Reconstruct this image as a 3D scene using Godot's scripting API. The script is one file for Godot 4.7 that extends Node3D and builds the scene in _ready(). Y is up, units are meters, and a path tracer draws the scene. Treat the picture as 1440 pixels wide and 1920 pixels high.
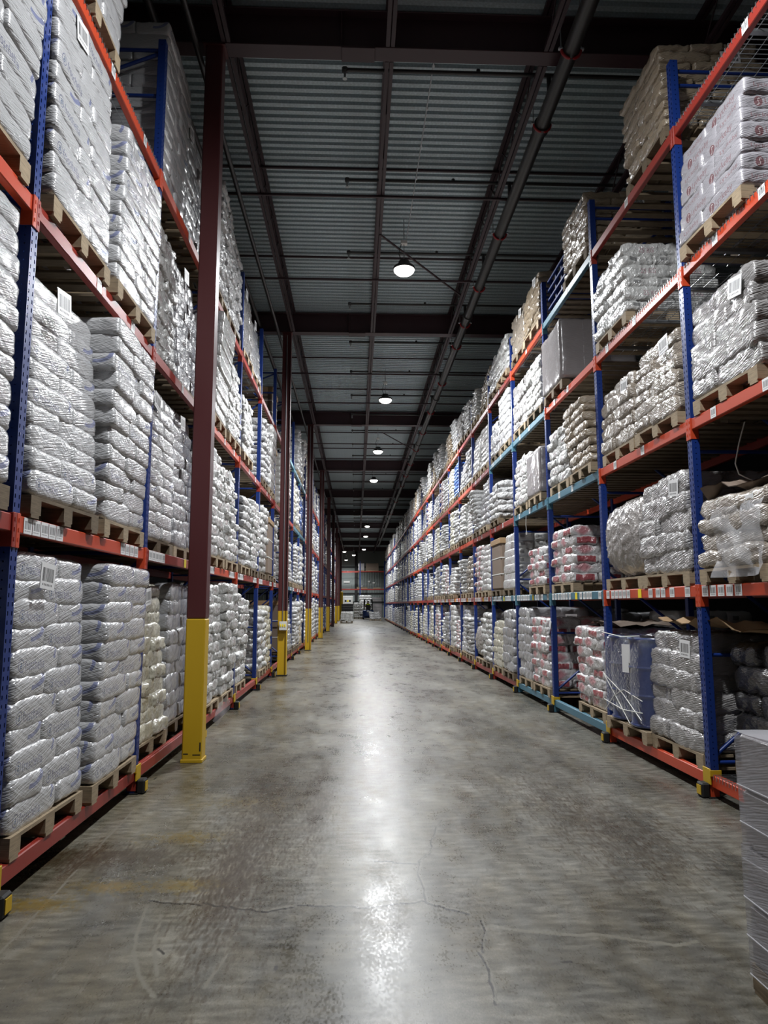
extends Node3D

# ---------------------------------------------------------------- places (metres; the aisle runs along -Z, camera over the origin)
const XL := -1.9            # aisle face of the rack by the columns
const XR := 3.0             # aisle face of the rack opposite
const ZL0 := -1.55          # first upright of each rack, and the bay lengths
const ZR0 := -3.8
const BL := 2.49
const BR := 2.4
const LVL := [0.21, 2.12, 4.0, 5.78]
const LVR := [0.19, 1.78, 3.27, 4.71, 6.12]
const NL := 28
const NR := 29
const RD := 1.08            # rack depth
const ROOF := 8.7
const ZG := -7.8            # first column and girder, and the structural bay
const SB := 8.98
const ZWALL := -92.0
const ORD := ["first", "second", "third", "fourth", "fifth", "sixth", "seventh", "eighth", "ninth", "tenth", "eleventh", "twelfth", "thirteenth", "fourteenth", "fifteenth", "sixteenth", "seventeenth", "eighteenth", "nineteenth", "twentieth",
	"twenty-first", "twenty-second", "twenty-third", "twenty-fourth", "twenty-fifth", "twenty-sixth", "twenty-seventh", "twenty-eighth", "twenty-ninth", "thirtieth"]

var rng := RandomNumberGenerator.new()
var counts := {}
var M := {}                 # materials
var G := {}                 # shared meshes
var T := {}                 # textures
var nz := FastNoiseLite.new()


# ---------------------------------------------------------------- mesh collector
class MB:
	var v := PackedVector3Array()
	var n := PackedVector3Array()
	var uv := PackedVector2Array()
	var ix := PackedInt32Array()

	func quad(a: Vector3, b: Vector3, c: Vector3, d: Vector3, fit := false) -> void:   # counter-clockwise from outside
		var m := (b - a).cross(c - a)
		if m.length() < 1e-12:
			m = (c - a).cross(d - a)
		m = m.normalized()
		var k := v.size()
		var w := 1.0 if fit else a.distance_to(b)
		var h := 1.0 if fit else a.distance_to(d)
		for p in [a, b, c, d]:
			v.push_back(p)
			n.push_back(m)
		uv.push_back(Vector2(0, h)); uv.push_back(Vector2(w, h)); uv.push_back(Vector2(w, 0)); uv.push_back(Vector2(0, 0))
		ix.append_array([k, k + 2, k + 1, k, k + 3, k + 2])

	func tri(a: Vector3, b: Vector3, c: Vector3) -> void:
		var m := (b - a).cross(c - a).normalized()
		var k := v.size()
		for p in [a, b, c]:
			v.push_back(p)
			n.push_back(m)
			uv.push_back(Vector2(p.x + p.z, p.y))
		ix.append_array([k, k + 2, k + 1])

	func box(c: Vector3, s: Vector3, bs := Basis()) -> void:
		var x := bs.x * s.x / 2
		var y := bs.y * s.y / 2
		var z := bs.z * s.z / 2
		quad(c - x - y + z, c + x - y + z, c + x + y + z, c - x + y + z)
		quad(c + x - y - z, c - x - y - z, c - x + y - z, c + x + y - z)
		quad(c + x - y + z, c + x - y - z, c + x + y - z, c + x + y + z)
		quad(c - x - y - z, c - x - y + z, c - x + y + z, c - x + y - z)
		quad(c - x + y + z, c + x + y + z, c + x + y - z, c - x + y - z)
		quad(c - x - y - z, c + x - y - z, c + x - y + z, c - x - y + z)

	func cbox(c: Vector3, s: Vector3, ch: float, bs := Basis()) -> void:   # box with chamfered edges
		var ax := [bs.x, bs.y, bs.z]
		var h := [s.x / 2, s.y / 2, s.z / 2]
		for i in 3:
			var j := (i + 1) % 3
			var k := (i + 2) % 3
			for sg in [1.0, -1.0]:
				var o: Vector3 = c + ax[i] * h[i] * sg
				var u: Vector3 = ax[j] * (h[j] - ch)
				var w: Vector3 = ax[k] * (h[k] - ch) * sg
				quad(o - u - w, o + u - w, o + u + w, o - u + w)
		for i in 3:
			var j := (i + 1) % 3
			var k := (i + 2) % 3
			for sj in [1.0, -1.0]:
				for sk in [1.0, -1.0]:
					var l: Vector3 = ax[i] * (h[i] - ch)
					var p: Vector3 = c + ax[j] * h[j] * sj + ax[k] * (h[k] - ch) * sk
					var q: Vector3 = c + ax[j] * (h[j] - ch) * sj + ax[k] * h[k] * sk
					if (q - p).cross(q + l - p + l).dot(p + q - c * 2) > 0: quad(p - l, q - l, q + l, p + l)
					else: quad(p + l, q + l, q - l, p - l)
		for sx in [1.0, -1.0]:
			for sy in [1.0, -1.0]:
				for sz in [1.0, -1.0]:
					var a: Vector3 = c + ax[0] * h[0] * sx + ax[1] * (h[1] - ch) * sy + ax[2] * (h[2] - ch) * sz
					var b: Vector3 = c + ax[0] * (h[0] - ch) * sx + ax[1] * h[1] * sy + ax[2] * (h[2] - ch) * sz
					var d: Vector3 = c + ax[0] * (h[0] - ch) * sx + ax[1] * (h[1] - ch) * sy + ax[2] * h[2] * sz
					if (b - a).cross(d - a).dot(a - c) > 0: tri(a, b, d)
					else: tri(a, d, b)

	func tube(pts: Array, r: float, sides := 8) -> void:
		var k0 := v.size()
		var up := Vector3.UP
		for i in pts.size():
			var t: Vector3 = (pts[min(i + 1, pts.size() - 1)] - pts[max(i - 1, 0)]).normalized()
			if absf(t.dot(up)) > 0.95: up = Vector3.RIGHT
			var a := t.cross(up).normalized()
			var b := a.cross(t).normalized()
			for s in sides + 1:
				var f := TAU * s / sides
				var d := a * cos(f) + b * sin(f)
				v.push_back(pts[i] + d * r)
				n.push_back(d)
				uv.push_back(Vector2(r * f, i * 0.2))
		for i in pts.size() - 1:
			for s in sides:
				var p := k0 + i * (sides + 1) + s
				var q := p + sides + 1
				ix.append_array([p, p + 1, q, p + 1, q + 1, q])
		for e in [0, pts.size() - 1]:
			var c0 := v.size()
			var td: Vector3 = (pts[0] - pts[1]).normalized() if e == 0 else (pts[-1] - pts[-2]).normalized()
			v.push_back(pts[e]); n.push_back(td); uv.push_back(Vector2.ZERO)
			for s in sides + 1:
				v.push_back(v[k0 + e * (sides + 1) + s]); n.push_back(td); uv.push_back(Vector2.ZERO)
			for s in sides:
				if e == 0: ix.append_array([c0, c0 + 2 + s, c0 + 1 + s])
				else: ix.append_array([c0, c0 + 1 + s, c0 + 2 + s])

	func lathe(prof: Array, at := Vector3.ZERO, sides := 16) -> void:    # [radius, height] from the bottom up, round y
		var k0 := v.size()
		for i in prof.size():
			var p0: Vector2 = prof[max(i - 1, 0)]
			var p1: Vector2 = prof[min(i + 1, prof.size() - 1)]
			var nn := Vector2(p1.y - p0.y, p0.x - p1.x).normalized()
			for s in sides + 1:
				var f := TAU * s / sides
				v.push_back(at + Vector3(cos(f) * prof[i].x, prof[i].y, sin(f) * prof[i].x))
				n.push_back(Vector3(cos(f) * nn.x, nn.y, sin(f) * nn.x))
				uv.push_back(Vector2(float(s) / sides, prof[i].y))
		for i in prof.size() - 1:
			for s in sides:
				var p := k0 + i * (sides + 1) + s
				var q := p + sides + 1
				ix.append_array([p, p + 1, q, p + 1, q + 1, q])

	func add(o: ArrayMesh, t: Transform3D) -> void:
		var a := o.surface_get_arrays(0)
		var k := v.size()
		var nb := t.basis.inverse().transposed()
		for p in a[Mesh.ARRAY_VERTEX]: v.push_back(t * p)
		for p in a[Mesh.ARRAY_NORMAL]: n.push_back((nb * p).normalized())
		if a[Mesh.ARRAY_TEX_UV] != null: uv.append_array(a[Mesh.ARRAY_TEX_UV])
		for q in a[Mesh.ARRAY_INDEX]: ix.push_back(k + q)

	func mesh() -> ArrayMesh:
		var a := []
		a.resize(Mesh.ARRAY_MAX)
		a[Mesh.ARRAY_VERTEX] = v
		a[Mesh.ARRAY_NORMAL] = n
		a[Mesh.ARRAY_TEX_UV] = uv
		a[Mesh.ARRAY_INDEX] = ix
		var m := ArrayMesh.new()
		m.add_surface_from_arrays(Mesh.PRIMITIVE_TRIANGLES, a)
		return m


# ---------------------------------------------------------------- naming and tagging
func numbered(called: String) -> String:
	var k: int = counts.get(called, 0)
	counts[called] = k + 1
	return called if k == 0 else "%s_%03d" % [called, k]

func tag(o: Node3D, label: String, category: String, group := "", kind := "") -> void:
	if label: o.set_meta("label", label)
	if category: o.set_meta("category", category)
	if group: o.set_meta("group", group)
	if kind: o.set_meta("kind", kind)

func thing(called: String, label: String, category: String, at := Vector3.ZERO, turn := 0.0, group := "", kind := "") -> Node3D:
	var o := Node3D.new()
	o.name = numbered(called)
	add_child(o)
	o.position = at
	o.rotation.y = turn
	tag(o, label, category, group, kind)
	return o

func part(called: String, mesh: Mesh, mat: Material, parent: Node3D, t := Transform3D(), kind := "") -> MeshInstance3D:
	var o := MeshInstance3D.new()
	o.name = called
	o.mesh = mesh
	o.material_override = mat
	o.transform = t
	if kind: o.set_meta("kind", kind)
	parent.add_child(o, true)
	return o

func solo(called: String, mesh: Mesh, mat: Material, label: String, category: String, at := Vector3.ZERO, group := "", kind := "") -> MeshInstance3D:
	var o := MeshInstance3D.new()
	o.name = numbered(called)
	o.mesh = mesh
	o.material_override = mat
	add_child(o)
	o.position = at
	tag(o, label, category, group, kind)
	return o

func tf(x: float, y: float, z: float, turn := 0.0) -> Transform3D:
	return Transform3D(Basis(Vector3.UP, turn), Vector3(x, y, z))

func boxm(s: Vector3, ch := 0.0) -> ArrayMesh:     # shared boxes
	var key := "box%s %.3f" % [s, ch]
	if not G.has(key):
		var b := MB.new()
		if ch > 0: b.cbox(Vector3.ZERO, s, ch)
		else: b.box(Vector3.ZERO, s)
		G[key] = b.mesh()
	return G[key]


# ---------------------------------------------------------------- textures
func noise_bytes(size: int, freq: float, sd: int, oct := 4, kind := FastNoiseLite.TYPE_SIMPLEX_SMOOTH, fractal := FastNoiseLite.FRACTAL_FBM) -> PackedByteArray:
	var f := FastNoiseLite.new()
	f.noise_type = kind
	f.seed = sd
	f.frequency = freq
	f.fractal_type = fractal
	f.fractal_octaves = oct
	var im := f.get_seamless_image(size, size)
	im.convert(Image.FORMAT_L8)
	return im.get_data()

func tex(im: Image) -> ImageTexture:
	return ImageTexture.create_from_image(im)

func grey(size: int, data: PackedByteArray) -> ImageTexture:
	return tex(Image.create_from_data(size, size, false, Image.FORMAT_L8, data))

func make_textures() -> void:
	# stretch film: fine streaks round the load over broad creases
	var s := 512
	var a := noise_bytes(s, 0.012, 3, 4, FastNoiseLite.TYPE_SIMPLEX_SMOOTH, FastNoiseLite.FRACTAL_RIDGED)
	var b := noise_bytes(s, 0.02, 8, 3)
	var c := noise_bytes(s, 0.03, 5, 3, FastNoiseLite.TYPE_SIMPLEX_SMOOTH, FastNoiseLite.FRACTAL_RIDGED)
	var film := PackedByteArray(); film.resize(s * s)
	var crumple := PackedByteArray(); crumple.resize(s * s)
	for y in s:
		for x in s:
			var i := y * s + x
			var slow := x / 4
			var f0 := c[((y * 4 + x) % s) * s + slow]            # drawn out along u, a little slanted
			var f1 := b[((y * 8 + x * 2) % s) * s + slow]
			var f2 := a[((y * 2 + s - x) % s) * s + slow]
			film[i] = (f0 * 3 + f1 * 2 + f2 * 3) / 8
			crumple[i] = (a[i] * 5 + c[(y * 2 % s) * s + (x * 2 + y) % s] * 1 + b[i] * 2) / 8
	T.film = grey(s, film)
	T.crumple = grey(s, crumple)
	T.soft = grey(s, b)
	# wood
	var w := Image.create(256, 256, false, Image.FORMAT_RGB8)
	for y in 256:
		for x in 256:
			var g := b[((y * 6) % s) * s + x / 2] / 255.0
			var g2 := a[y * s + x] / 255.0
			var k := 0.8 + 0.3 * (g - 0.5) + 0.16 * (g2 - 0.5)
			w.set_pixel(x, y, Color(k, k * 0.97, k * 0.92))
	T.wood = tex(w)
	# roof deck: spangle of galvanised sheet
	var d := noise_bytes(256, 0.05, 21, 3, FastNoiseLite.TYPE_CELLULAR, FastNoiseLite.FRACTAL_NONE)
	var im := Image.create(256, 256, false, Image.FORMAT_RGB8)
	for y in 256:
		for x in 256:
			var k := 0.9 + 0.16 * (d[y * 256 + x] / 255.0 - 0.5)
			im.set_pixel(x, y, Color(k, k, k))
	T.spangle = tex(im)
	T.barcode = tex(barcode(160, 128, 1))
	T.rack_label = tex(barcode(96, 112, 2))
	floor_textures()

func barcode(w: int, h: int, sd: int) -> Image:
	var r := RandomNumberGenerator.new()
	r.seed = sd
	var im := Image.create(w, h, false, Image.FORMAT_RGB8)
	im.fill(Color(0.93, 0.93, 0.93))
	var x := int(w * 0.12)
	while x < w * 0.88:
		var k := r.randi_range(2, 6)
		im.fill_rect(Rect2i(x, int(h * 0.2), k, int(h * 0.52)), Color(0.06, 0.06, 0.07))
		x += k + r.randi_range(2, 5)
	for k in 7:
		im.fill_rect(Rect2i(int(w * (0.16 + k * 0.1)), int(h * 0.8), int(w * 0.05), int(h * 0.08)), Color(0.15, 0.15, 0.15))
	return im

func stroke(im: Image, pts: Array, r: float, col: Color, rough := 0.0) -> void:
	for i in pts.size() - 1:
		var p: Vector2 = pts[i]
		var q: Vector2 = pts[i + 1]
		var k := int(p.distance_to(q)) + 1
		for j in k:
			var o: Vector2 = p.lerp(q, float(j) / k) + Vector2(nz.get_noise_2d(p.x + j * 1.3, p.y), nz.get_noise_2d(j * 1.3, p.y + 40)) * rough
			var rr := maxf(r * (0.7 + 0.6 * rng.randf()), 0.5)
			for yy in range(int(o.y - rr), int(o.y + rr) + 1):
				for xx in range(int(o.x - rr), int(o.x + rr) + 1):
					if xx >= 0 and yy >= 0 and xx < im.get_width() and yy < im.get_height():
						im.set_pixel(xx, yy, im.get_pixel(xx, yy).lerp(col, col.a * rng.randf_range(0.5, 1.0)))

const FW := 6.8             # metres of floor that one picture covers
const FD := 13.6

func fpix(x: float, z: float) -> Vector2:
	return Vector2((x + 3.4) / FW * 2048, -z / FD * 2048)

func floor_textures() -> void:
	var s := 1024
	var big := noise_bytes(s, 0.006, 31, 5)
	var mid := noise_bytes(s, 0.03, 32, 5)
	var fin := noise_bytes(s, 0.4, 33, 2)
	var rid := noise_bytes(s, 0.012, 34, 5, FastNoiseLite.TYPE_SIMPLEX_SMOOTH, FastNoiseLite.FRACTAL_RIDGED)
	var col := PackedByteArray(); col.resize(2048 * 2048 * 3)
	var rou := PackedByteArray(); rou.resize(s * s)
	var m := s - 1
	for y in 2048:
		for x in 2048:
			var hx := x >> 1
			var hy := y >> 1
			var p := hy * s + hx
			var ln: int = mid[((y >> 4) & m) * s + (x & m)]                    # drawn out along the aisle by the traffic
			var dv: int = big[p] - 128
			var br: int = clampi((rid[(hy >> 1) * s + ((hx + 300) & m)] - 110) * 35 / 100 + (mid[((hy + 200) & m) * s + hx] - 128) * 60 / 100 + (big[((hy + 200) & m) * s + hx] - 128) * 40 / 100 + (1100 - x) / 14 + 40, 0, 170)   # brown wear, more of it by the columns
			var k: int = 138 + dv * 28 / 100 + (mid[((y * 3) & m) * s + hx] - 128) * 30 / 100 + (fin[(y & m) * s + (x & m)] - 128) * 20 / 100 + (ln - 128) * 7 / 100 + (rid[p] - 128) * 12 / 100
			var i := (y * 2048 + x) * 3
			col[i] = clampi(k - br * 3 / 100, 0, 255)
			col[i + 1] = clampi(k - 1 - br * 7 / 100, 0, 255)
			col[i + 2] = clampi(k - 7 - br * 15 / 100, 0, 255)
	for y in s:
		for x in s:
			var i := y * s + x
			rou[i] = clampi(84 + (big[i] - 128) * 12 / 100 + (mid[i] - 128) * 16 / 100 + (fin[i] - 128) * 26 / 100 + (rid[i] - 128) * 8 / 100, 40, 200)
	var im := Image.create_from_data(2048, 2048, false, Image.FORMAT_RGB8, col)
	var dark := Color(0.2, 0.19, 0.17, 0.8)
	var pale := Color(0.66, 0.65, 0.61, 0.55)
	for c in [[[-1.13, -4.21], [-0.83, -4.17], [-0.68, -4.12], [-0.5, -4.06], [-0.27, -4.12], [0.07, -4.09], [0.23, -4.12], [0.36, -4.15], [0.47, -4.08], [0.6, -3.97]], [[0.65, -5.65], [0.56, -5.24], [0.48, -4.92], [0.4, -4.73], [0.38, -4.55], [0.4, -4.34], [0.39, -4.14]],
			[[0.12, -4.79], [0.25, -4.76], [0.38, -4.71]], [[0.66, -3.88], [0.63, -3.71], [0.59, -3.57], [0.6, -3.42], [0.58, -3.14]]]:
		var pts := []
		for q in c: pts.append(fpix(q[0], q[1]))
		stroke(im, pts, 1.3, dark, 9.0)
		var off := []
		for q in pts: off.append(q + Vector2(2, 2))
		stroke(im, off, 1.0, pale, 9.0)
	for c in [[[0.69, -3.84], [0.94, -3.75], [1.25, -3.71], [1.52, -3.6], [1.66, -3.64]], [[-1.12, -4.15], [-1.1, -3.95], [-1.07, -3.78], [-1.04, -3.66], [-1.0, -3.56], [-0.95, -3.43], [-0.89, -3.33], [-0.82, -3.25]], [[-1.02, -4.05], [-0.96, -3.7], [-0.87, -3.41]], [[-1.66, -3.5], [-1.69, -4.32], [-1.76, -5.99]], [[-0.62, -3.9], [-0.6, -3.6], [-0.64, -3.3]]]:
		var pts := []
		for q in c: pts.append(fpix(q[0], q[1]))
		stroke(im, pts, 1.7, pale, 4.0)
	for k in 260:                                                               # fine scratches along the traffic
		var p := Vector2(rng.randf() * 2048, rng.randf() * 2048)
		var q := p + Vector2(rng.randf_range(-30, 30), rng.randf_range(30, 130))
		stroke(im, [p, q], 0.5, Color(0.68, 0.66, 0.62, rng.randf_range(0.1, 0.35)), 3.0)
	for k in 70:                                                                # nicks and dark scuffs
		var p := Vector2(rng.randf() * 2048, rng.randf() * 2048)
		stroke(im, [p, p + Vector2(rng.randf_range(-16, 16), rng.randf_range(-10, 10))], rng.randf_range(0.6, 2.0), Color(0.2, 0.19, 0.18, 0.5), 3.0)
	for q in [[-1.41, -4.44, 0.16], [-0.99, -4.44, 0.17], [-1.75, -4.2, 0.15], [-0.9, -6.2, 0.3], [-1.2, -5.3, 0.22]]:   # yellow paint rubbed off
		var c := fpix(q[0], q[1])
		for k in 500:
			var o: Vector2 = Vector2(rng.randfn(), rng.randfn()) * Vector2(50, 12) * q[2] * 4.0
			stroke(im, [c + o, c + o + Vector2(5, 0)], 1.0, Color(0.64, 0.53, 0.24, 0.11))
	for q in [[-0.78, -6.6, 0.22, 1.0], [-0.72, -5.2, 0.16, 0.9], [-0.72, -4.5, 0.1, 0.5], [-1.7, -4.9, 0.35, 0.12], [1.6, -6.5, 0.3, 0.8], [1.9, -5.2, 0.25, 0.5], [-0.3, -6.2, 0.08, 0.8]]:   # brown wheel grime
		var c := fpix(q[0], q[1])
		for k in 1600:
			var o: Vector2 = Vector2(rng.randfn() * q[2] * 300.0, rng.randfn() * q[3] * 150.0)
			stroke(im, [c + o, c + o + Vector2(rng.randf_range(-3, 3), 9)], 1.2, Color(0.33, 0.27, 0.2, 0.10))
	T.floor_color = tex(im)
	T.floor_rough = grey(s, rou)
	T.floor_bump = grey(s, fin)


func letters(im: Image, text: String, at: Vector2, high: float, col: Color, wide := 1.0) -> void:   # prints lettering into a picture
	var tm := TextMesh.new()
	var f := SystemFont.new()
	f.font_names = PackedStringArray(["Droid Sans"])
	f.font_weight = 700
	tm.font = f
	tm.text = text
	tm.font_size = 64
	tm.pixel_size = 0.01
	tm.depth = 0.0
	var arr := tm.surface_get_arrays(0)
	var v: PackedVector3Array = arr[Mesh.ARRAY_VERTEX]
	var idx: PackedInt32Array = arr[Mesh.ARRAY_INDEX]
	if v.is_empty(): return
	var lo := v[0]
	var hi := v[0]
	for p in v:
		lo = lo.min(p)
		hi = hi.max(p)
	var k := high / maxf(hi.y - lo.y, 0.01)
	for t in range(0, idx.size(), 3):
		var q := []
		for j in 3:
			var p := v[idx[t + j]]
			q.append(at + Vector2((p.x - lo.x) * k * wide, (hi.y - p.y) * k))
		var x0 := int(minf(q[0].x, minf(q[1].x, q[2].x)))
		var x1 := int(maxf(q[0].x, maxf(q[1].x, q[2].x))) + 1
		var y0 := int(minf(q[0].y, minf(q[1].y, q[2].y)))
		var y1 := int(maxf(q[0].y, maxf(q[1].y, q[2].y))) + 1
		for y in range(maxi(y0, 0), mini(y1 + 1, im.get_height())):
			for x in range(maxi(x0, 0), mini(x1 + 1, im.get_width())):
				if Geometry2D.point_is_inside_triangle(Vector2(x + 0.5, y + 0.5), q[0], q[1], q[2]):
					im.set_pixel(x, y, col)

func ring(im: Image, c: Vector2, r0: float, r1: float, a0: float, a1: float, col: Color, sy := 1.0) -> void:
	for y in im.get_height():
		for x in im.get_width():
			var d := (Vector2(x, y) - c) / Vector2(1, sy)
			var r := d.length()
			var an := fposmod(d.angle(), TAU)
			if r > r0 and r < r1 and ((an >= a0 and an <= a1) or (a1 > TAU and an <= a1 - TAU)):
				im.set_pixel(x, y, col)

# Print of a sack: the upper half of the picture is a long side, the lower left an end, the lower right the top.
func print_sheet() -> Image:
	var im := Image.create(512, 256, false, Image.FORMAT_RGBA8)
	im.fill(Color(1, 1, 1, 0))
	return im

func sack_prints() -> void:
	var blue := Color(0.30, 0.36, 0.60, 0.62)
	var im := print_sheet()
	letters(im, "froschella", Vector2(110, 54), 42, Color(0.25, 0.27, 0.45, 0.6), 0.85)
	ring(im, Vector2(72, 72), 22, 28, 0, TAU, Color(0.25, 0.27, 0.45, 0.6))
	letters(im, "a", Vector2(61, 60), 26, Color(0.2, 0.3, 0.45, 0.85))
	ring(im, Vector2(330, -10), 120, 142, 0.05, 0.62, blue, 0.9)
	ring(im, Vector2(150, 118), 75, 104, 0.12, 1.75, blue, 0.85)
	T.arc_print = tex(im)
	im = print_sheet()
	letters(im, "Lyckeby", Vector2(190, 40), 58, Color(0.45, 0.16, 0.18, 0.5))
	ring(im, Vector2(140, 68), 0, 34, 0, TAU, Color(0.4, 0.1, 0.12, 0.7))
	ring(im, Vector2(148, 58), 8, 14, 2.2, 5.6, Color(0.8, 0.78, 0.78, 1.0))
	ring(im, Vector2(134, 80), 8, 14, 5.4, 8.6, Color(0.8, 0.78, 0.78, 1.0))
	letters(im, "Lyckeby", Vector2(60, 170), 44, Color(0.45, 0.16, 0.18, 0.5))
	T.lyck_print = tex(im)
	im = print_sheet()                                                          # red blocks of the red and white sacks
	for y in 110:
		for x in 512:
			var k := absf(x / 512.0 - 0.3) * 3.6 + absf(y / 110.0 - 0.45) * 1.3 + 0.35 * (rng.randf() - 0.5)
			im.set_pixel(x, y + 8, Color(0.74, 0.16, 0.27, clampf(1.1 - k, 0, 0.6)))
	im.fill_rect(Rect2i(30, 150, 190, 88), Color(0.60, 0.05, 0.14, 0.85))
	im.fill_rect(Rect2i(280, 150, 120, 88), Color(0.60, 0.05, 0.14, 0.7))
	T.red_print = tex(im)
	im = print_sheet()
	letters(im, "25 KG", Vector2(180, 44), 46, Color(0.5, 0.2, 0.3, 0.5))
	im.fill_rect(Rect2i(60, 165, 60, 40), Color(0.2, 0.2, 0.22, 0.6))
	T.plain_print = tex(im)


# ---------------------------------------------------------------- materials
func mat(called: String, c: Color, rough: float, metal := 0.0, spec := 0.5) -> StandardMaterial3D:
	var m := StandardMaterial3D.new()
	m.resource_name = called
	m.albedo_color = c
	m.roughness = rough
	m.metallic = metal
	m.metallic_specular = spec
	M[called] = m
	return m

func wrapped(called: String, c: Color, rough: float, bump: String, cm: float, scale := 1.4, print := "", spec := 1.0) -> StandardMaterial3D:
	var m := mat(called, c, rough, 0.0, spec)
	m.heightmap_enabled = true
	m.heightmap_texture = T[bump]
	m.clearcoat_enabled = true                # the stretch film over the load
	m.clearcoat = 0.6
	m.clearcoat_roughness = 0.14
	m.heightmap_scale = cm
	m.uv1_scale = Vector3(scale, scale, scale)
	if print:
		m.detail_enabled = true
		m.detail_albedo = T[print]
		m.detail_uv_layer = BaseMaterial3D.DETAIL_UV_2
		m.detail_blend_mode = BaseMaterial3D.BLEND_MODE_MIX
	return m

func make_materials() -> void:
	var f := mat("floor_concrete", Color(0.69, 0.68, 0.655), 1.0, 0.0, 0.46)
	f.albedo_texture = T.floor_color
	f.roughness_texture = T.floor_rough
	f.heightmap_enabled = true
	f.heightmap_texture = T.floor_bump
	f.heightmap_scale = 0.007
	var d := mat("roof_deck", Color(0.75, 0.81, 0.83), 0.5, 0.1)
	d.albedo_texture = T.spangle
	d.uv1_triplanar = true
	d.uv1_world_triplanar = true
	d.uv1_scale = Vector3(2.6, 2.6, 2.6)
	var w := mat("pallet_wood", Color(0.70, 0.64, 0.55), 0.8)
	w.albedo_texture = T.wood
	w.uv1_scale = Vector3(1.5, 6, 1)
	w = mat("old_wood", Color(0.50, 0.45, 0.38), 0.85)
	w.albedo_texture = T.wood
	w.uv1_scale = Vector3(1.5, 6, 1)
	mat("orange_steel", Color(0.73, 0.26, 0.14), 0.42)
	mat("red_steel", Color(0.55, 0.175, 0.135), 0.45)
	mat("teal_steel", Color(0.26, 0.43, 0.50), 0.45)
	mat("blue_steel", Color(0.07, 0.18, 0.44), 0.4)
	mat("column_red", Color(0.30, 0.125, 0.13), 0.45)
	mat("girder_red", Color(0.21, 0.125, 0.145), 0.5)
	mat("joist_paint", Color(0.20, 0.135, 0.155), 0.55)
	mat("yellow_paint", Color(0.74, 0.60, 0.09), 0.5)
	mat("worn_black", Color(0.06, 0.06, 0.055), 0.65)
	mat("pipe_paint", Color(0.18, 0.175, 0.175), 0.42)
	mat("clamp_red", Color(0.55, 0.10, 0.12), 0.45)
	mat("zinc", Color(0.62, 0.63, 0.64), 0.35, 0.8)
	mat("white_paint", Color(0.82, 0.82, 0.80), 0.5)
	mat("lamp_shell", Color(0.16, 0.16, 0.17), 0.5)
	mat("wall_panel", Color(0.50, 0.53, 0.52), 0.5)
	mat("dark_wall", Color(0.12, 0.12, 0.13), 0.8)
	mat("cardboard", Color(0.60, 0.49, 0.36), 0.8)
	mat("brown_box", Color(0.46, 0.40, 0.35), 0.75)
	mat("paper_white", Color(0.9, 0.9, 0.9), 0.5)
	mat("strap_white", Color(0.85, 0.85, 0.83), 0.4)
	mat("forklift_blue", Color(0.14, 0.22, 0.40), 0.4)
	mat("skin", Color(0.62, 0.42, 0.33), 0.6)
	mat("vest", Color(0.75, 0.85, 0.15), 0.6)
	mat("denim", Color(0.13, 0.17, 0.28), 0.8)
	var g := mat("lamp_glow", Color(1, 1, 1), 0.4)
	g.emission_enabled = true
	g.emission = Color(1.0, 0.98, 0.94)
	g.emission_energy_multiplier = 14.0
	for q in [["barcode", "barcode"], ["rack_label", "rack_label"]]:
		mat(q[0], Color(0.95, 0.95, 0.95), 0.45).albedo_texture = T[q[1]]
	mat("yellow_label", Color(0.95, 0.85, 0.15), 0.45)
	# load skins
	wrapped("arc", Color(0.73, 0.73, 0.735), 0.20, "film", 0.9, 1.0, "arc_print")
	wrapped("arc_plain", Color(0.73, 0.73, 0.735), 0.20, "film", 0.9, 1.0)
	wrapped("white", Color(0.73, 0.73, 0.72), 0.24, "crumple", 2.0, 1.1, "plain_print")
	wrapped("yellowed", Color(0.76, 0.745, 0.68), 0.2, "crumple", 1.7, 1.0)
	wrapped("puffy", Color(0.71, 0.71, 0.71), 0.22, "crumple", 2.2, 1.3)
	wrapped("slab", Color(0.74, 0.74, 0.73), 0.24, "film", 0.8, 0.9, "plain_print")
	wrapped("kraft", Color(0.58, 0.54, 0.49), 0.20, "film", 1.6, 1.0)
	wrapped("cream", Color(0.62, 0.56, 0.475), 0.24, "film", 1.6, 1.1)
	wrapped("red", Color(0.78, 0.77, 0.77), 0.2, "crumple", 1.8, 1.1, "red_print")
	wrapped("silver", Color(0.57, 0.56, 0.555), 0.17, "film", 1.8, 0.9)
	wrapped("grey", Color(0.58, 0.58, 0.59), 0.25, "film", 0.9, 1.0)
	wrapped("lyck", Color(0.62, 0.61, 0.63), 0.22, "film", 0.8, 1.0, "lyck_print")
	wrapped("blue", Color(0.20, 0.38, 0.66), 0.3, "crumple", 1.8, 1.2)
	wrapped("dark", Color(0.15, 0.145, 0.145), 0.25, "film", 1.4, 1.0)
	wrapped("bulk", Color(0.62, 0.60, 0.585), 0.18, "crumple", 2.6, 0.9)
	wrapped("carton", Color(0.56, 0.54, 0.54), 0.26, "film", 0.5, 0.7)
	wrapped("carton_pale", Color(0.64, 0.62, 0.635), 0.3, "film", 0.25, 0.7)
	wrapped("drum", Color(0.05, 0.17, 0.40), 0.3, "soft", 0.2, 1.0)
	var fl := mat("film_clear", Color(0.95, 0.96, 0.97, 0.02), 0.06)
	fl.transparency = BaseMaterial3D.TRANSPARENCY_ALPHA
	fl.heightmap_enabled = true
	fl.heightmap_texture = T.crumple
	fl.heightmap_scale = 2.0
	fl.uv1_scale = Vector3(1.6, 1.6, 1.6)
	var fd := mat("film_band", Color(0.84, 0.84, 0.86, 0.34), 0.3)
	fd.transparency = BaseMaterial3D.TRANSPARENCY_ALPHA
	fd.heightmap_enabled = true
	fd.heightmap_texture = T.film
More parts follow.
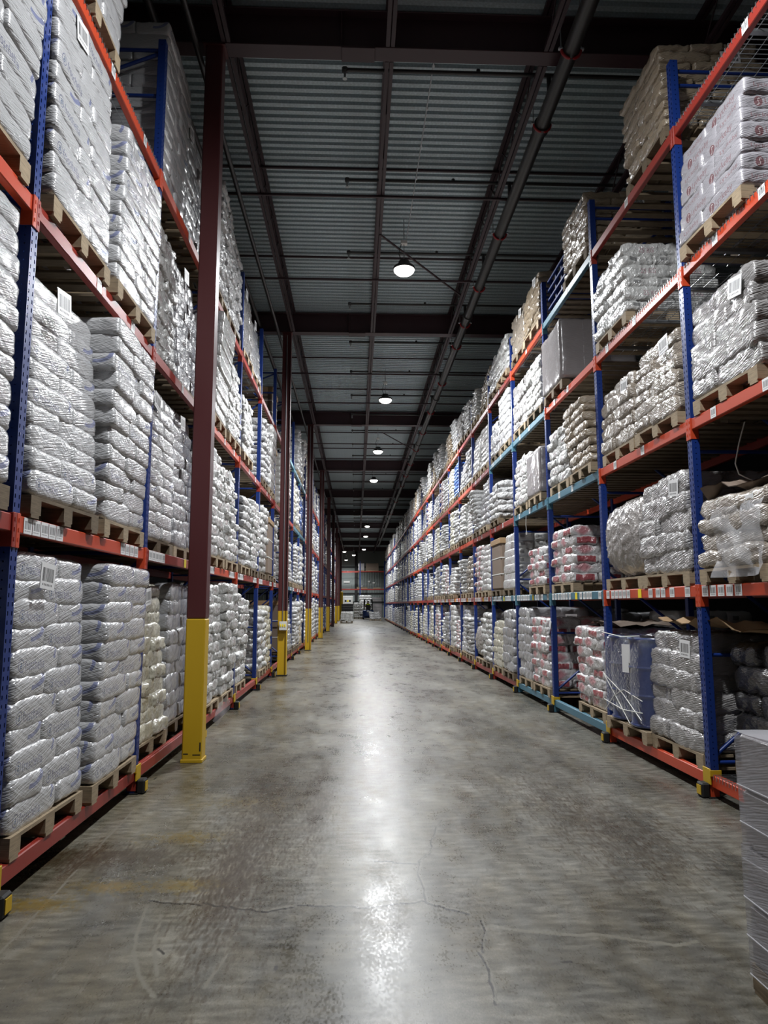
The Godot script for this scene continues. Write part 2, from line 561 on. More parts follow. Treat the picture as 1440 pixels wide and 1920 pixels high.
	fd.heightmap_scale = 0.4
	var fb := mat("film_milky", Color(0.86, 0.86, 0.87, 0.2), 0.3)
	fb.transparency = BaseMaterial3D.TRANSPARENCY_ALPHA
	fb.heightmap_enabled = true
	fb.heightmap_texture = T.film
	fb.heightmap_scale = 0.5


# ---------------------------------------------------------------- sacks
# A filled sack lying flat: a box rounded by a power law, pinched towards its sewn ends, with creases of its own.
func sack_mesh(size: Vector3, res: Vector3i, ex: float, amp: float, pinch: float, sd: int) -> ArrayMesh:
	var st := SurfaceTool.new()
	st.begin(Mesh.PRIMITIVE_TRIANGLES)
	st.set_smooth_group(0)
	var h := size / 2
	var off := Vector2(sd * 0.37, sd * 0.61)
	nz.seed = sd
	nz.frequency = 1.0
	var place := func(p: Vector3) -> Vector3:
		var k := pow(pow(absf(p.x), ex) + pow(absf(p.y), ex * 0.62) + pow(absf(p.z), ex), 1.0 / ex)
		var q := p / maxf(k, 0.001)
		var e := smoothstep(0.72, 1.0, absf(p.x))
		q.y *= 1.0 - pinch * e
		var o := q * h
		var s := o * 7.0
		o += q.normalized() * amp * (nz.get_noise_3d(s.x, s.y * 1.6, s.z) + 0.5 * nz.get_noise_3d(s.x * 3.1 + 9, s.y * 3, s.z * 3.1))
		o.y += amp * 0.8 * nz.get_noise_2d(o.x * 5.0 + 30, o.z * 5.0)
		o.x += signf(p.x) * e * amp * (1.6 * pow(absf(p.z), 4.0) + 0.25 * sin(p.z * 6.0 + sd))
		return o
	var faces := [[Vector3(0, 1, 0), Vector3(1, 0, 0), Vector3(0, 0, -1), res.x, res.z], [Vector3(0, -1, 0), Vector3(1, 0, 0), Vector3(0, 0, 1), res.x, res.z], [Vector3(0, 0, 1), Vector3(1, 0, 0), Vector3(0, 1, 0), res.x, res.y],
		[Vector3(0, 0, -1), Vector3(-1, 0, 0), Vector3(0, 1, 0), res.x, res.y], [Vector3(1, 0, 0), Vector3(0, 0, -1), Vector3(0, 1, 0), res.z, res.y], [Vector3(-1, 0, 0), Vector3(0, 0, 1), Vector3(0, 1, 0), res.z, res.y]]
	for f in faces:
		var nu: int = f[3]
		var nv: int = f[4]
		var grid := []
		for j in nv + 1:
			for i in nu + 1:
				grid.append(place.call(f[0] + f[1] * (2.0 * i / nu - 1.0) + f[2] * (2.0 * j / nv - 1.0)))
		for j in nv:
			for i in nu:
				for c in [[0, 0], [1, 1], [1, 0], [0, 0], [0, 1], [1, 1]]:
					var a: int = i + c[0]
					var b: int = j + c[1]
					var p: Vector3 = grid[b * (nu + 1) + a]
					var u := float(a) / nu
					var v := 1.0 - float(b) / nv
					st.set_uv(Vector2(p.dot(f[1]), -p.dot(f[2])) + off)
					if f[0].z != 0: st.set_uv2(Vector2(u, v * 0.5))
					elif f[0].x != 0: st.set_uv2(Vector2(u * 0.5, 0.5 + v * 0.5))
					else: st.set_uv2(Vector2(0.5 + u * 0.5, 0.5 + v * 0.5))
					st.add_vertex(p)
	st.index()
	st.generate_normals()
	return st.commit()

# kind -> [sack length, width, layer height, roundness, crease, pinch, words]
const KIND := {
	"arc": [0.6, 0.4, 0.138, 13.0, 0.007, 0.2, "white sacks printed with blue arcs"],
	"white": [0.6, 0.4, 0.128, 8.5, 0.022, 0.3, "crumpled bright white sacks"],
	"yellowed": [0.6, 0.4, 0.13, 10.0, 0.017, 0.25, "white sacks under yellowed film"],
	"puffy": [0.52, 0.37, 0.125, 5.5, 0.024, 0.25, "puffy white pillow sacks"],
	"slab": [0.95, 0.37, 0.15, 14.0, 0.010, 0.1, "flat pale grey sacks"],
	"kraft": [0.6, 0.4, 0.15, 7.5, 0.02, 0.22, "brown paper sacks under film"],
	"cream": [0.6, 0.4, 0.105, 6.5, 0.018, 0.25, "thin beige sacks"],
	"red": [0.6, 0.4, 0.13, 7.5, 0.018, 0.25, "white sacks with red print"],
	"silver": [0.62, 0.4, 0.17, 11.0, 0.019, 0.15, "grey sacks under shiny film"],
	"grey": [0.6, 0.4, 0.16, 10.0, 0.014, 0.2, "plain dull grey sacks"],
	"lyck": [0.6, 0.4, 0.135, 16.0, 0.009, 0.15, "white sacks with dark red lettering"],
	"blue": [0.6, 0.4, 0.125, 6.0, 0.016, 0.3, "bright blue sacks"],
	"dark": [0.62, 0.42, 0.2, 6.0, 0.02, 0.25, "dark plastic sacks"],
}

func sack(kind: String, k: int, low := false) -> ArrayMesh:
	var key := "%s %d %s" % [kind, k, low]
	if not G.has(key):
		var q: Array = KIND[kind]
		var size := Vector3(q[0], q[2] * (1.17 if kind in ["puffy", "cream", "dark"] else 1.27), q[1])
		G[key] = sack_mesh(size, Vector3i(7, 3, 5) if low else Vector3i(18, 6, 12), q[3], q[4] * (1.3 if low else 1.0), q[5], hash(kind) % 90 + k * 7)
	return G[key]

# Places of the sacks of a layer, for a base of w (along z) by d (along x): [x, z, turned, length scale, width scale]
func layer(kind: String, w: float, d: float, odd: bool) -> Array:
	var q: Array = KIND[kind]
	var out := []
	if kind == "slab":
		for k in 3: out.append([(k - 1) * d / 3, 0.0, true, w / q[0], d / 3 / q[1]])
		return out
	var s := -1.0 if odd else 1.0
	for k in 3: out.append([(k - 1) * d / 3, s * w * 0.2, true, w * 0.6 / q[0], d / 3 / q[1]])
	for k in 2: out.append([(k - 0.5) * d / 2, -s * w * 0.3, false, d / 2 / q[0], w * 0.4 / q[1]])
	return out

# The whole stack as transforms of single sacks.
func stack(kind: String, w: float, d: float, h: float, sd: int) -> Array:
	var r := RandomNumberGenerator.new()
	r.seed = sd
	var q: Array = KIND[kind]
	var nl := maxi(1, roundi(h / q[2]))
	var lh := h / nl
	var out := []
	var lean := Vector2(r.randfn(), r.randfn()) * 0.006
	for l in nl:
		for c in layer(kind, w, d, l % 2 == 1):
			var b := Basis(Vector3.UP, (PI / 2 if c[2] else 0.0) + (PI if r.randf() < 0.5 else 0.0) + r.randfn() * 0.012)
			b = b * Basis(Vector3.RIGHT, r.randfn() * 0.02) * Basis.from_scale(Vector3(c[3] * r.randf_range(0.995, 1.03), lh / q[2] * r.randf_range(0.97, 1.05), c[4] * r.randf_range(1.0, 1.04)))
			var rim := 1.0 - (0.03 if kind in ["arc", "lyck", "slab"] else 0.09) * smoothstep(0.6, 1.0, float(l + 0.5) / nl)      # the film draws the upper layers in
			var slack: float = q[4] * 0.6
			out.append([Transform3D(b, Vector3(c[0] * rim + r.randfn() * slack + lean.x * l, (l + 0.5) * lh, c[1] * rim + r.randfn() * slack + lean.y * l)), r.randi() % 5, l, nl])
	return out

func pallet_pieces(w: float, d: float) -> Array:    # [name, size, place] of a block pallet 0.14 high, w along z
	var out := []
	for i in 3:
		for j in 3:
			out.append(["block", Vector3(0.14 if i != 1 else 0.12, 0.088, 0.13), Vector3((i - 1) * (d / 2 - 0.07), 0.066, (j - 1) * (w / 2 - 0.065))])
	for j in 3: out.append(["runner_board", Vector3(d, 0.022, 0.1), Vector3(0, 0.011, (j - 1) * (w / 2 - 0.06))])
	for i in 7: out.append(["deck_board", Vector3(0.11, 0.022, w), Vector3((i - 3) * (d / 2 - 0.055) / 3.0, 0.121, 0)])
	return out

func pallet_mesh(w: float, d: float) -> ArrayMesh:
	var key := "pallet %.2f %.2f" % [w, d]
	if not G.has(key):
		var b := MB.new()
		for p in pallet_pieces(w, d): b.box(p[2], p[1])
		G[key] = b.mesh()
	return G[key]

func pallet(parent: Node3D, w: float, d: float, detail: int, wood: String) -> void:
	if detail == 0:
		part("pallet", pallet_mesh(w, d), M[wood], parent)
		return
	var p := Node3D.new()
	p.name = "pallet"
	parent.add_child(p, true)
	for q in pallet_pieces(w, d):
		part(q[0], boxm(q[1]), M[wood], p, Transform3D(Basis(), q[2]))

# A sheet of film or paper hanging or lying loose.
func sheet(w: float, d: float, nx: int, ny: int, sd: int, amp: float, thick := 0.003) -> ArrayMesh:
	var st := SurfaceTool.new()
	st.begin(Mesh.PRIMITIVE_TRIANGLES)
	st.set_smooth_group(0)
	nz.seed = sd
	nz.frequency = 1.0
	for side in [0, 1]:
		for j in ny:
			for i in nx:
				for c in ([[0, 0], [1, 1], [1, 0], [0, 0], [0, 1], [1, 1]] if side == 0 else [[0, 0], [1, 0], [1, 1], [0, 0], [1, 1], [0, 1]]):
					var x := (float(i + c[0]) / nx - 0.5) * w
					var z := (0.5 - float(j + c[1]) / ny) * d
					st.set_uv(Vector2(x, z))
					st.add_vertex(Vector3(x, amp * (nz.get_noise_2d(x * 2.2, z * 2.2) * 2.0 + 0.5 * nz.get_noise_2d(x * 7, z * 7)) - side * thick, z))
	st.index()
	st.generate_normals()
	return st.commit()


# ---------------------------------------------------------------- pallet loads
# fx: +1 when the aisle face looks along +x. Origin at the middle of the base.
func sheet_label(o: Node3D, x: float, y: float, z: float, face: String, fx: float, sd: int) -> void:
	var r := RandomNumberGenerator.new()
	r.seed = sd
	var b := Basis(Vector3.FORWARD, r.randf_range(-0.2, 0.2))
	if face == "front": b = Basis(Vector3.UP, PI / 2 * fx) * b
	if not G.has("tag sheet"):
		var m := MB.new()
		m.quad(Vector3(-0.1, -0.08, 0.004), Vector3(0.1, -0.08, 0.004), Vector3(0.1, 0.08, 0.004), Vector3(-0.1, 0.08, 0.004), true)
		m.quad(Vector3(0.1, -0.08, 0), Vector3(-0.1, -0.08, 0), Vector3(-0.1, 0.08, 0), Vector3(0.1, 0.08, 0))
		G["tag sheet"] = m.mesh()
	part("barcode_sheet", G["tag sheet"], M.barcode, o, Transform3D(b, Vector3(x, y, z)))

func make_load(kind: String, label: String, at: Vector3, fx: float, w: float, d: float, h: float, detail: int, sd: int) -> Node3D:
	var t := thing("pallet_load", label, "pallet load", at, 0.0, "pallet loads in the racks")
	var r := RandomNumberGenerator.new()
	r.seed = sd
	t.rotation.y = r.randfn() * 0.012
	var wood := "pallet_wood" if r.randf() < 0.7 else "old_wood"
	pallet(t, w, d, detail, wood)
	var base := 0.145
	if KIND.has(kind):
		var m: Material = M[kind]
		var sw := w * 0.99
		var sdp := d * 0.98
		if detail > 0:
			for q in stack(kind, sw, sdp, h - base, sd):
				var x: Transform3D = q[0]
				if detail == 1 and x.origin.x * fx < -0.1 and q[2] < q[3] - 1: continue      # rows behind the first are hidden by it
				x.origin.y += base
				part("sack", sack(kind, q[1]), M.arc_plain if kind == "arc" and (q[1] + q[2]) % 3 != 0 and at.y > 1.0 else m, t, x)
		else:
			var key := "pile %s %d" % [kind, sd % 3]
			if not G.has(key):
				var st := SurfaceTool.new()
				st.begin(Mesh.PRIMITIVE_TRIANGLES)
				for q in stack(kind, 1.0, 1.06, 1.2, sd):
					if q[0].origin.x < -0.35 and q[2] < q[3] - 1: continue
					st.append_from(sack(kind, q[1], true), 0, q[0])
				G[key] = st.commit()
			part("sack_pile", G[key], m, t, Transform3D(Basis.from_scale(Vector3(fx * sdp / 1.06, (h - base) / 1.2, fx * sw * 0.96)), Vector3(0, base, 0)))
	elif kind == "carton":
		part("carton", sack_mesh(Vector3(d * 1.01, h - base, w * 1.01), Vector3i(20, 18, 20), 26.0, 0.016, 0.0, sd), M.carton, t, tf(0, base + (h - base) / 2, 0))
		for k in [-0.17, 0.2]: part("seam_tape", boxm(Vector3(0.05, h - base - 0.1, 0.008)), M.carton, t, tf(k * d, base + (h - base) / 2, w / 2 + 0.004))
	elif kind == "gaylord":
		part("bulk_box", boxm(Vector3(d * 0.96, h - base, w * 0.96), 0.03), M.brown_box, t, tf(0, base + (h - base) / 2, 0))
		part("lid", boxm(Vector3(d, 0.12, w), 0.012), M.cardboard, t, tf(0, h - 0.05, 0))
		for k in [0.3, 0.62]: part("strap", boxm(Vector3(d * 0.97, 0.02, w * 0.97)), M.strap_white, t, tf(0, base + (h - base) * k, 0))
	elif kind == "bulk":
		var sm := sack_mesh(Vector3(d * 1.04, h - base, w * 1.06), Vector3i(22, 20, 22), 4.2, 0.035, 0.06, sd)
		part("bulk_bag", sm, M.bulk, t, tf(0, base + (h - base) / 2, 0))
		for k in [-1, 1]:
			var mb := MB.new()
			mb.tube([Vector3(0, h - 0.1, 0), Vector3(fx * 0.1, h + 0.06, 0.05), Vector3(fx * 0.22, h + 0.02, 0.02), Vector3(fx * 0.3, h - 0.12, 0)], 0.02, 6)
			part("lifting_loop", mb.mesh(), M.strap_white, t, tf(0, 0, k * w * 0.25))
	elif kind == "drums":
		for i in 2:
			for j in 2:
				var dm := Node3D.new()
				dm.name = "drum"
				t.add_child(dm, true)
				dm.position = Vector3((i - 0.5) * 0.56, base, (j - 0.5) * 0.56)
				if not G.has("drum"):
					var mb := MB.new()
					var hh := 0.93
					mb.lathe([Vector2(0, 0.0), Vector2(0.27, 0), Vector2(0.285, 0.012), Vector2(0.285, 0.03), Vector2(0.272, 0.04), Vector2(0.272, hh * 0.33), Vector2(0.285, hh * 0.345), Vector2(0.285, hh * 0.36), Vector2(0.272, hh * 0.375), Vector2(0.272, hh * 0.64), Vector2(0.285, hh * 0.655), Vector2(0.285, hh * 0.67),
						Vector2(0.272, hh * 0.685), Vector2(0.272, hh - 0.04), Vector2(0.288, hh - 0.03), Vector2(0.288, hh), Vector2(0.262, hh), Vector2(0.26, hh - 0.02), Vector2(0, hh - 0.02)], Vector3.ZERO, 32)
					G["drum"] = mb.mesh()
				part("shell", G["drum"], M.drum, dm)
				if i == 1 - int(fx > 0) * 0 - int(fx < 0) and j == 1: part("label_panel", boxm(Vector3(0.01, 0.3, 0.24)), M.barcode, dm, Transform3D(Basis(Vector3.UP, 0.25), Vector3(fx * 0.272, 0.7, -0.05)))
				if i == 1 and j == 1: drum_film(t, fx, d, w, h, base)
				part("bung", boxm(Vector3(0.05, 0.02, 0.05), 0.008), M.zinc, dm, tf(0.12, 0.92, 0.1))
	return t


# Clear film drawn round the drums, with its edges twisted to cords on the aisle side.
func drum_film(t: Node3D, fx: float, d: float, w: float, h: float, base: float) -> void:
	var b := MB.new()
	var x := fx * (d / 2 + 0.02)
	for q in [[[0.24, 0.52], [0.46, 0.0], [0.62, -0.58]], [[0.16, 0.2], [0.46, -0.3], [0.62, -0.58]], [[0.44, 0.56], [0.5, 0.05], [0.4, -0.25], [0.2, -0.56]], [[1.1, 0.56], [1.07, 0.05], [1.1, -0.58]], [[0.32, 0.55], [0.28, 0.0], [0.32, -0.58]]]:
		var pts := []
		for p in q: pts.append(Vector3(x, p[0], p[1]))
		b.tube(pts, 0.005, 5)
	part("film_cord", b.mesh(), M.strap_white, t)
	part("film_skin", sack_mesh(Vector3(d * 1.04, h - base - 0.02, w * 1.0), Vector3i(24, 16, 24), 9.0, 0.02, 0.0, 71), M.film_clear, t, tf(0, base + (h - base) / 2, 0))


# ---------------------------------------------------------------- racks
# A plate with two rows of slots, as the front of a rack post has; of width w along x, height h, facing +z, t thick.
func slotted(w: float, h: float, rows: Array, step: float, sw: float, sh: float, y0: float) -> ArrayMesh:
	var b := MB.new()
	var xs := [-w / 2]
	for r in rows:
		xs.append(r - sw / 2)
		xs.append(r + sw / 2)
	xs.append(w / 2)
	for i in xs.size() - 1:
		if i % 2 == 0:
			b.quad(Vector3(xs[i], 0, 0), Vector3(xs[i + 1], 0, 0), Vector3(xs[i + 1], h, 0), Vector3(xs[i], h, 0))
		else:
			var y := 0.0
			var yy := y0
			while yy + sh < h:
				b.quad(Vector3(xs[i], y, 0), Vector3(xs[i + 1], y, 0), Vector3(xs[i + 1], yy, 0), Vector3(xs[i], yy, 0))
				y = yy + sh
				yy += step
			b.quad(Vector3(xs[i], y, 0), Vector3(xs[i + 1], y, 0), Vector3(xs[i + 1], h, 0), Vector3(xs[i], h, 0))
	return b.mesh()

func post_mesh(h: float, fx: float) -> ArrayMesh:     # open channel 0.08 wide, its slotted front looking along fx x
	var key := "post %.2f %s" % [h, fx]
	if not G.has(key):
		var b := MB.new()
		var q := Basis(Vector3.UP, PI / 2 * fx)
		var front := slotted(0.084, h, [-0.024, 0.024], 0.05, 0.011, 0.024, 0.06)
		var flank := slotted(0.07, h, [0.0], 0.05, 0.009, 0.009, 0.05)
		b.add(front, Transform3D(q, Vector3(0, 0, 0)))
		for k in [-1.0, 1.0]: b.add(flank, Transform3D(Basis(Vector3.UP, 0.0 if k > 0 else PI), Vector3(-fx * 0.035, 0, k * 0.042)))
		for k in [-1.0, 1.0]: b.box(Vector3(-fx * 0.07, h / 2, k * 0.032), Vector3(0.003, h, 0.02))
		b.box(Vector3(-fx * 0.035, h, 0), Vector3(0.07, 0.003, 0.084))
		b.box(Vector3(-fx * 0.0022, h / 2, 0), Vector3(0.0008, h, 0.011))       # the lip folded behind the middle of the front
		G[key] = b.mesh()
	return G[key]

func upright(face: float, fx: float, z: float, h: float, label: String, near: bool) -> void:
	var t := thing("rack_upright", label, "rack upright", Vector3(face, 0, z), 0.0, "rack uprights")
	var p: ArrayMesh = post_mesh(h, fx) if near else boxm(Vector3(0.07, h, 0.084))
	part("post", p, M.blue_steel, t, tf(0 if near else -fx * 0.035, 0 if near else h / 2, 0))
	part("post", boxm(Vector3(0.07, h, 0.08), 0.004), M.blue_steel, t, tf(-fx * (RD - 0.035), h / 2, 0))
	var mb := MB.new()
	var y := 0.28
	var k := 0
	while y < h - 0.2:
		var b := MB.new()
		var x0 := -fx * 0.06
		var x1 := -fx * (RD - 0.06)
		b.tube([Vector3(x0, y, 0), Vector3(x1, y, 0)], 0.018, 6)
		var top := minf(y + 0.82, h - 0.12)
		if top - y > 0.3:
			b.tube([Vector3(x0 if k % 2 == 0 else x1, y + 0.05, 0), Vector3(x1 if k % 2 == 0 else x0, top, 0)], 0.018, 6)
		if near: part("brace", b.mesh(), M.blue_steel, t)
		else: mb.add(b.mesh(), Transform3D())
		y += 0.9
		k += 1
	var b2 := MB.new()
	b2.tube([Vector3(-fx * 0.06, h - 0.09, 0), Vector3(-fx * (RD - 0.06), h - 0.09, 0)], 0.018, 6)
	if near: part("brace", b2.mesh(), M.blue_steel, t)
	else:
		mb.add(b2.mesh(), Transform3D())
		part("bracing", mb.mesh(), M.blue_steel, t)
	part("base_plate", boxm(Vector3(0.13, 0.01, 0.13)), M.worn_black, t, tf(-fx * 0.03, 0.006, 0))
	part("foot_guard", boxm(Vector3(0.012, 0.13, 0.13), 0.003), M.yellow_paint, t, tf(fx * 0.012, 0.175, 0))
	part("foot_guard", boxm(Vector3(0.1, 0.05, 0.012), 0.003), M.yellow_paint, t, tf(-fx * 0.03, 0.205, 0.068))
	part("bumper", boxm(Vector3(0.07, 0.12, 0.11), 0.012), M.worn_black, t, tf(fx * 0.05, 0.062, 0))
	part("bumper_face", boxm(Vector3(0.006, 0.075, 0.07)), M.yellow_paint, t, tf(fx * 0.0875, 0.062, -0.005))

# One beam between two uprights: a stepped box with a hooked connector at each end.
func beam(face: float, fx: float, za: float, zb: float, y: float, paint: String, label: String, labels: Array, front := true) -> Node3D:
	var t := thing("rack_beam", label, "rack beam", Vector3(face, y, (za + zb) / 2), 0.0, "rack beams")
	var l := absf(zb - za) - 0.092
	var key := "beam %.2f %s" % [l, fx]
	if not G.has(key):
		var b := MB.new()
		b.cbox(Vector3(-fx * 0.028, -0.05, 0), Vector3(0.052, 0.1, l), 0.006)
		b.cbox(Vector3(-fx * 0.042, -0.012, 0), Vector3(0.03, 0.03, l), 0.004)
		G[key] = b.mesh()
		b = MB.new()
		b.cbox(Vector3(fx * 0.004, -0.088, 0.022), Vector3(0.008, 0.196, 0.04), 0.002)
		b.cbox(Vector3(-fx * 0.03, -0.088, 0.0435), Vector3(0.072, 0.19, 0.006), 0.001)
		for k in 3: b.box(Vector3(fx * 0.009, -0.03 - k * 0.055, 0.024), Vector3(0.004, 0.022, 0.009))
		G["connector %s" % fx] = b.mesh()
	part("bar", G[key], M[paint], t)
	if front:
		part("connector", G["connector %s" % fx], M[paint], t, tf(0, 0, -absf(zb - za) / 2))
		part("connector", G["connector %s" % fx], M[paint], t, Transform3D(Basis(Vector3(1, 0, 0), Vector3(0, 1, 0), Vector3(0, 0, -1)), Vector3(0, 0, absf(zb - za) / 2)))
	for q in labels:      # [place along the beam from its near end, width, material]
		var key2 := "rack label %.3f" % q[1]
		if not G.has(key2 + str(fx)):
			var b := MB.new()
			var hw: float = q[1] / 2
			b.quad(Vector3(fx * 0.0015, -0.096, fx * hw), Vector3(fx * 0.0015, -0.096, -fx * hw), Vector3(fx * 0.0015, -0.004, -fx * hw), Vector3(fx * 0.0015, -0.004, fx * hw), true)
			b.quad(Vector3(fx * 0.0005, -0.096, -fx * hw), Vector3(fx * 0.0005, -0.096, fx * hw), Vector3(fx * 0.0005, -0.004, fx * hw), Vector3(fx * 0.0005, -0.004, -fx * hw), true)
			G[key2 + str(fx)] = b.mesh()
		part("barcode_label", G[key2 + str(fx)], M[q[2]], t, tf(0, 0, absf(zb - za) / 2 - q[0]))
	return t

func wire_deck(face: float, fx: float, za: float, zb: float, y: float, label: String) -> void:
	var t := thing("wire_deck", label, "wire deck", Vector3(face, y, (za + zb) / 2), 0.0, "wire decks")
	var l := absf(zb - za) - 0.14
	var b := MB.new()
	var n := int(l / 0.05)
	for k in n:
		var z := (k + 0.5) * l / n - l / 2
		b.box(Vector3(-fx * RD / 2, 0.008, z), Vector3(RD, 0.005, 0.005))
		b.box(Vector3(fx * 0.003, -0.012, z), Vector3(0.005, 0.042, 0.005))
	part("cross_wires", b.mesh(), M.zinc, t, Transform3D(), "stuff")
	b = MB.new()
	for k in 9: b.box(Vector3(-fx * (0.02 + k * (RD - 0.04) / 8), 0.003, 0), Vector3(0.005, 0.005, l))
	part("long_wires", b.mesh(), M.zinc, t, Transform3D(), "stuff")
	for k in 3: part("support_channel", boxm(Vector3(RD - 0.1, 0.03, 0.04)), M.zinc, t, tf(-fx * RD / 2, -0.014, (k - 1) * l * 0.36))

func board_deck(face: float, fx: float, za: float, zb: float, y: float, label: String) -> void:
	var t := thing("board_deck", label, "board deck", Vector3(face, y, (za + zb) / 2), 0.0, "board decks")
	var l := absf(zb - za) - 0.16
	for k in 12: part("board", boxm(Vector3(RD - 0.12, 0.02, 0.1)), M.old_wood, t, tf(-fx * RD / 2, -0.012, (k + 0.5) * l / 12 - l / 2))


# ---------------------------------------------------------------- the scene
func _ready() -> void:
	# camera
	var cam := Camera3D.new()
	cam.name = "camera"
	add_child(cam)
	var fpx := 1340.0
	var ahead := Vector3((667.5 - 720) / fpx, (960 - 1133.0) / fpx, -1).normalized()     # where the aisle's vanishing point stands in the camera
	var up := Vector3(0.004, 1, 0)
	up = (up - ahead * up.dot(ahead)).normalized()
	cam.transform = Transform3D(Basis(ahead.cross(up), up, -ahead).transposed(), Vector3(0, 1.62, 0))
	cam.fov = rad_to_deg(2 * atan(960 / fpx))
	cam.near = 0.05
	cam.far = 400
	cam.current = true
	# air and exposure
	var we := WorldEnvironment.new()
	we.name = "world_environment"
	var e := Environment.new()
	e.background_mode = Environment.BG_COLOR
	e.background_color = Color(0.0, 0.0, 0.0)
	e.ambient_light_source = Environment.AMBIENT_SOURCE_DISABLED
	e.tonemap_mode = Environment.TONE_MAPPER_LINEAR
	e.tonemap_exposure = 1.0
	e.sdfgi_enabled = true
	e.ssao_enabled = true
	e.ssil_enabled = true
	we.environment = e
	add_child(we)

	rng.seed = 7
	make_textures()
	sack_prints()
	make_materials()
	setting()
	lamps()
	roof_steel()
	pipes()
	columns()
	racks()
	loads()
	foreground()
	far_end()


func lamp(x: float, y: float, z: float, power: float, label: String) -> void:
	var t := thing("high_bay_lamp", label, "ceiling lamp", Vector3(x, y, z), 0.0, "high-bay lamps")
	var b := MB.new()
	b.lathe([Vector2(0.0, 0.0), Vector2(0.19, 0.0), Vector2(0.2, 0.012), Vector2(0.2, 0.04), Vector2(0.185, 0.06), Vector2(0.11, 0.09), Vector2(0.1, 0.16), Vector2(0.09, 0.175), Vector2(0, 0.175)], Vector3.ZERO, 28)
	part("housing", b.mesh(), M.lamp_shell, t)
	b = MB.new()
	b.lathe([Vector2(0, -0.1), Vector2(0.08, -0.094), Vector2(0.14, -0.07), Vector2(0.178, -0.035), Vector2(0.19, -0.001), Vector2(0.0, 0.0)], Vector3.ZERO, 28)
	part("lens", b.mesh(), M.lamp_glow, t)
	b = MB.new()
	b.tube([Vector3(0, 0.17, 0), Vector3(0, 0.5, 0)], 0.008, 6)
	part("hanging_chain", b.mesh(), M.zinc, t)
	b = MB.new()
	b.tube([Vector3(-0.04, 0.16, 0), Vector3(-0.1, 0.32, 0), Vector3(-0.05, 0.5, 0)], 0.007, 6)
	part("power_cord", b.mesh(), M.worn_black, t)
	part("junction_box", boxm(Vector3(0.12, 0.07, 0.1), 0.008), M.white_paint, t, tf(0, 0.53, 0))
	b = MB.new()
	b.tube([Vector3(0, 0.56, 0), Vector3(0, ROOF - y, 0)], 0.01, 6)
	part("hanger_rod", b.mesh(), M.zinc, t)
	var l := SpotLight3D.new()
	l.name = "lamp_light"
	l.spot_angle = 88.0
	l.spot_angle_attenuation = 1.0
	l.spot_range = 90.0
	l.spot_attenuation = 2.0
	l.light_size = 0.16
	l.light_color = Color(0.98, 0.99, 1.0)
	l.light_energy = power
	l.shadow_enabled = true
	l.position = Vector3(0, -0.2, 0)
	l.rotation.x = -PI / 2
	t.add_child(l)

func lamps() -> void:
	var zs := [4.5, -4.0, -12.45, -20.9, -28.2, -35.0, -45.0, -56.0, -64.5, -80.0]
	for k in zs.size():
		if k == 6 or k == 0: continue
		var words: String = "round high-bay lamp glowing over the aisle, " + ("out of view behind the camera" if k == 0 else "just above the camera" if k == 1 else ["largest and brightest in view", "second from the camera", "third from the camera", "fourth from the camera", "", "fifth from the camera", "sixth from the camera", "last before the end wall"][k - 2])
		lamp(0.86, 7.72, zs[k], (42.0 if k == 1 else 62.0) if k < 9 else 26.0, words)
	lamp(-1.35, 7.6, -82.0, 26.0, "small far lamp beside the last column near the end wall")
	lamp(-0.3, 7.5, -86.0, 26.0, "small far lamp hanging low between the two end wall lamps")
	lamp(-1.25, 7.1, -89.0, 20.0, "lowest small lamp shining close in front of the end wall")


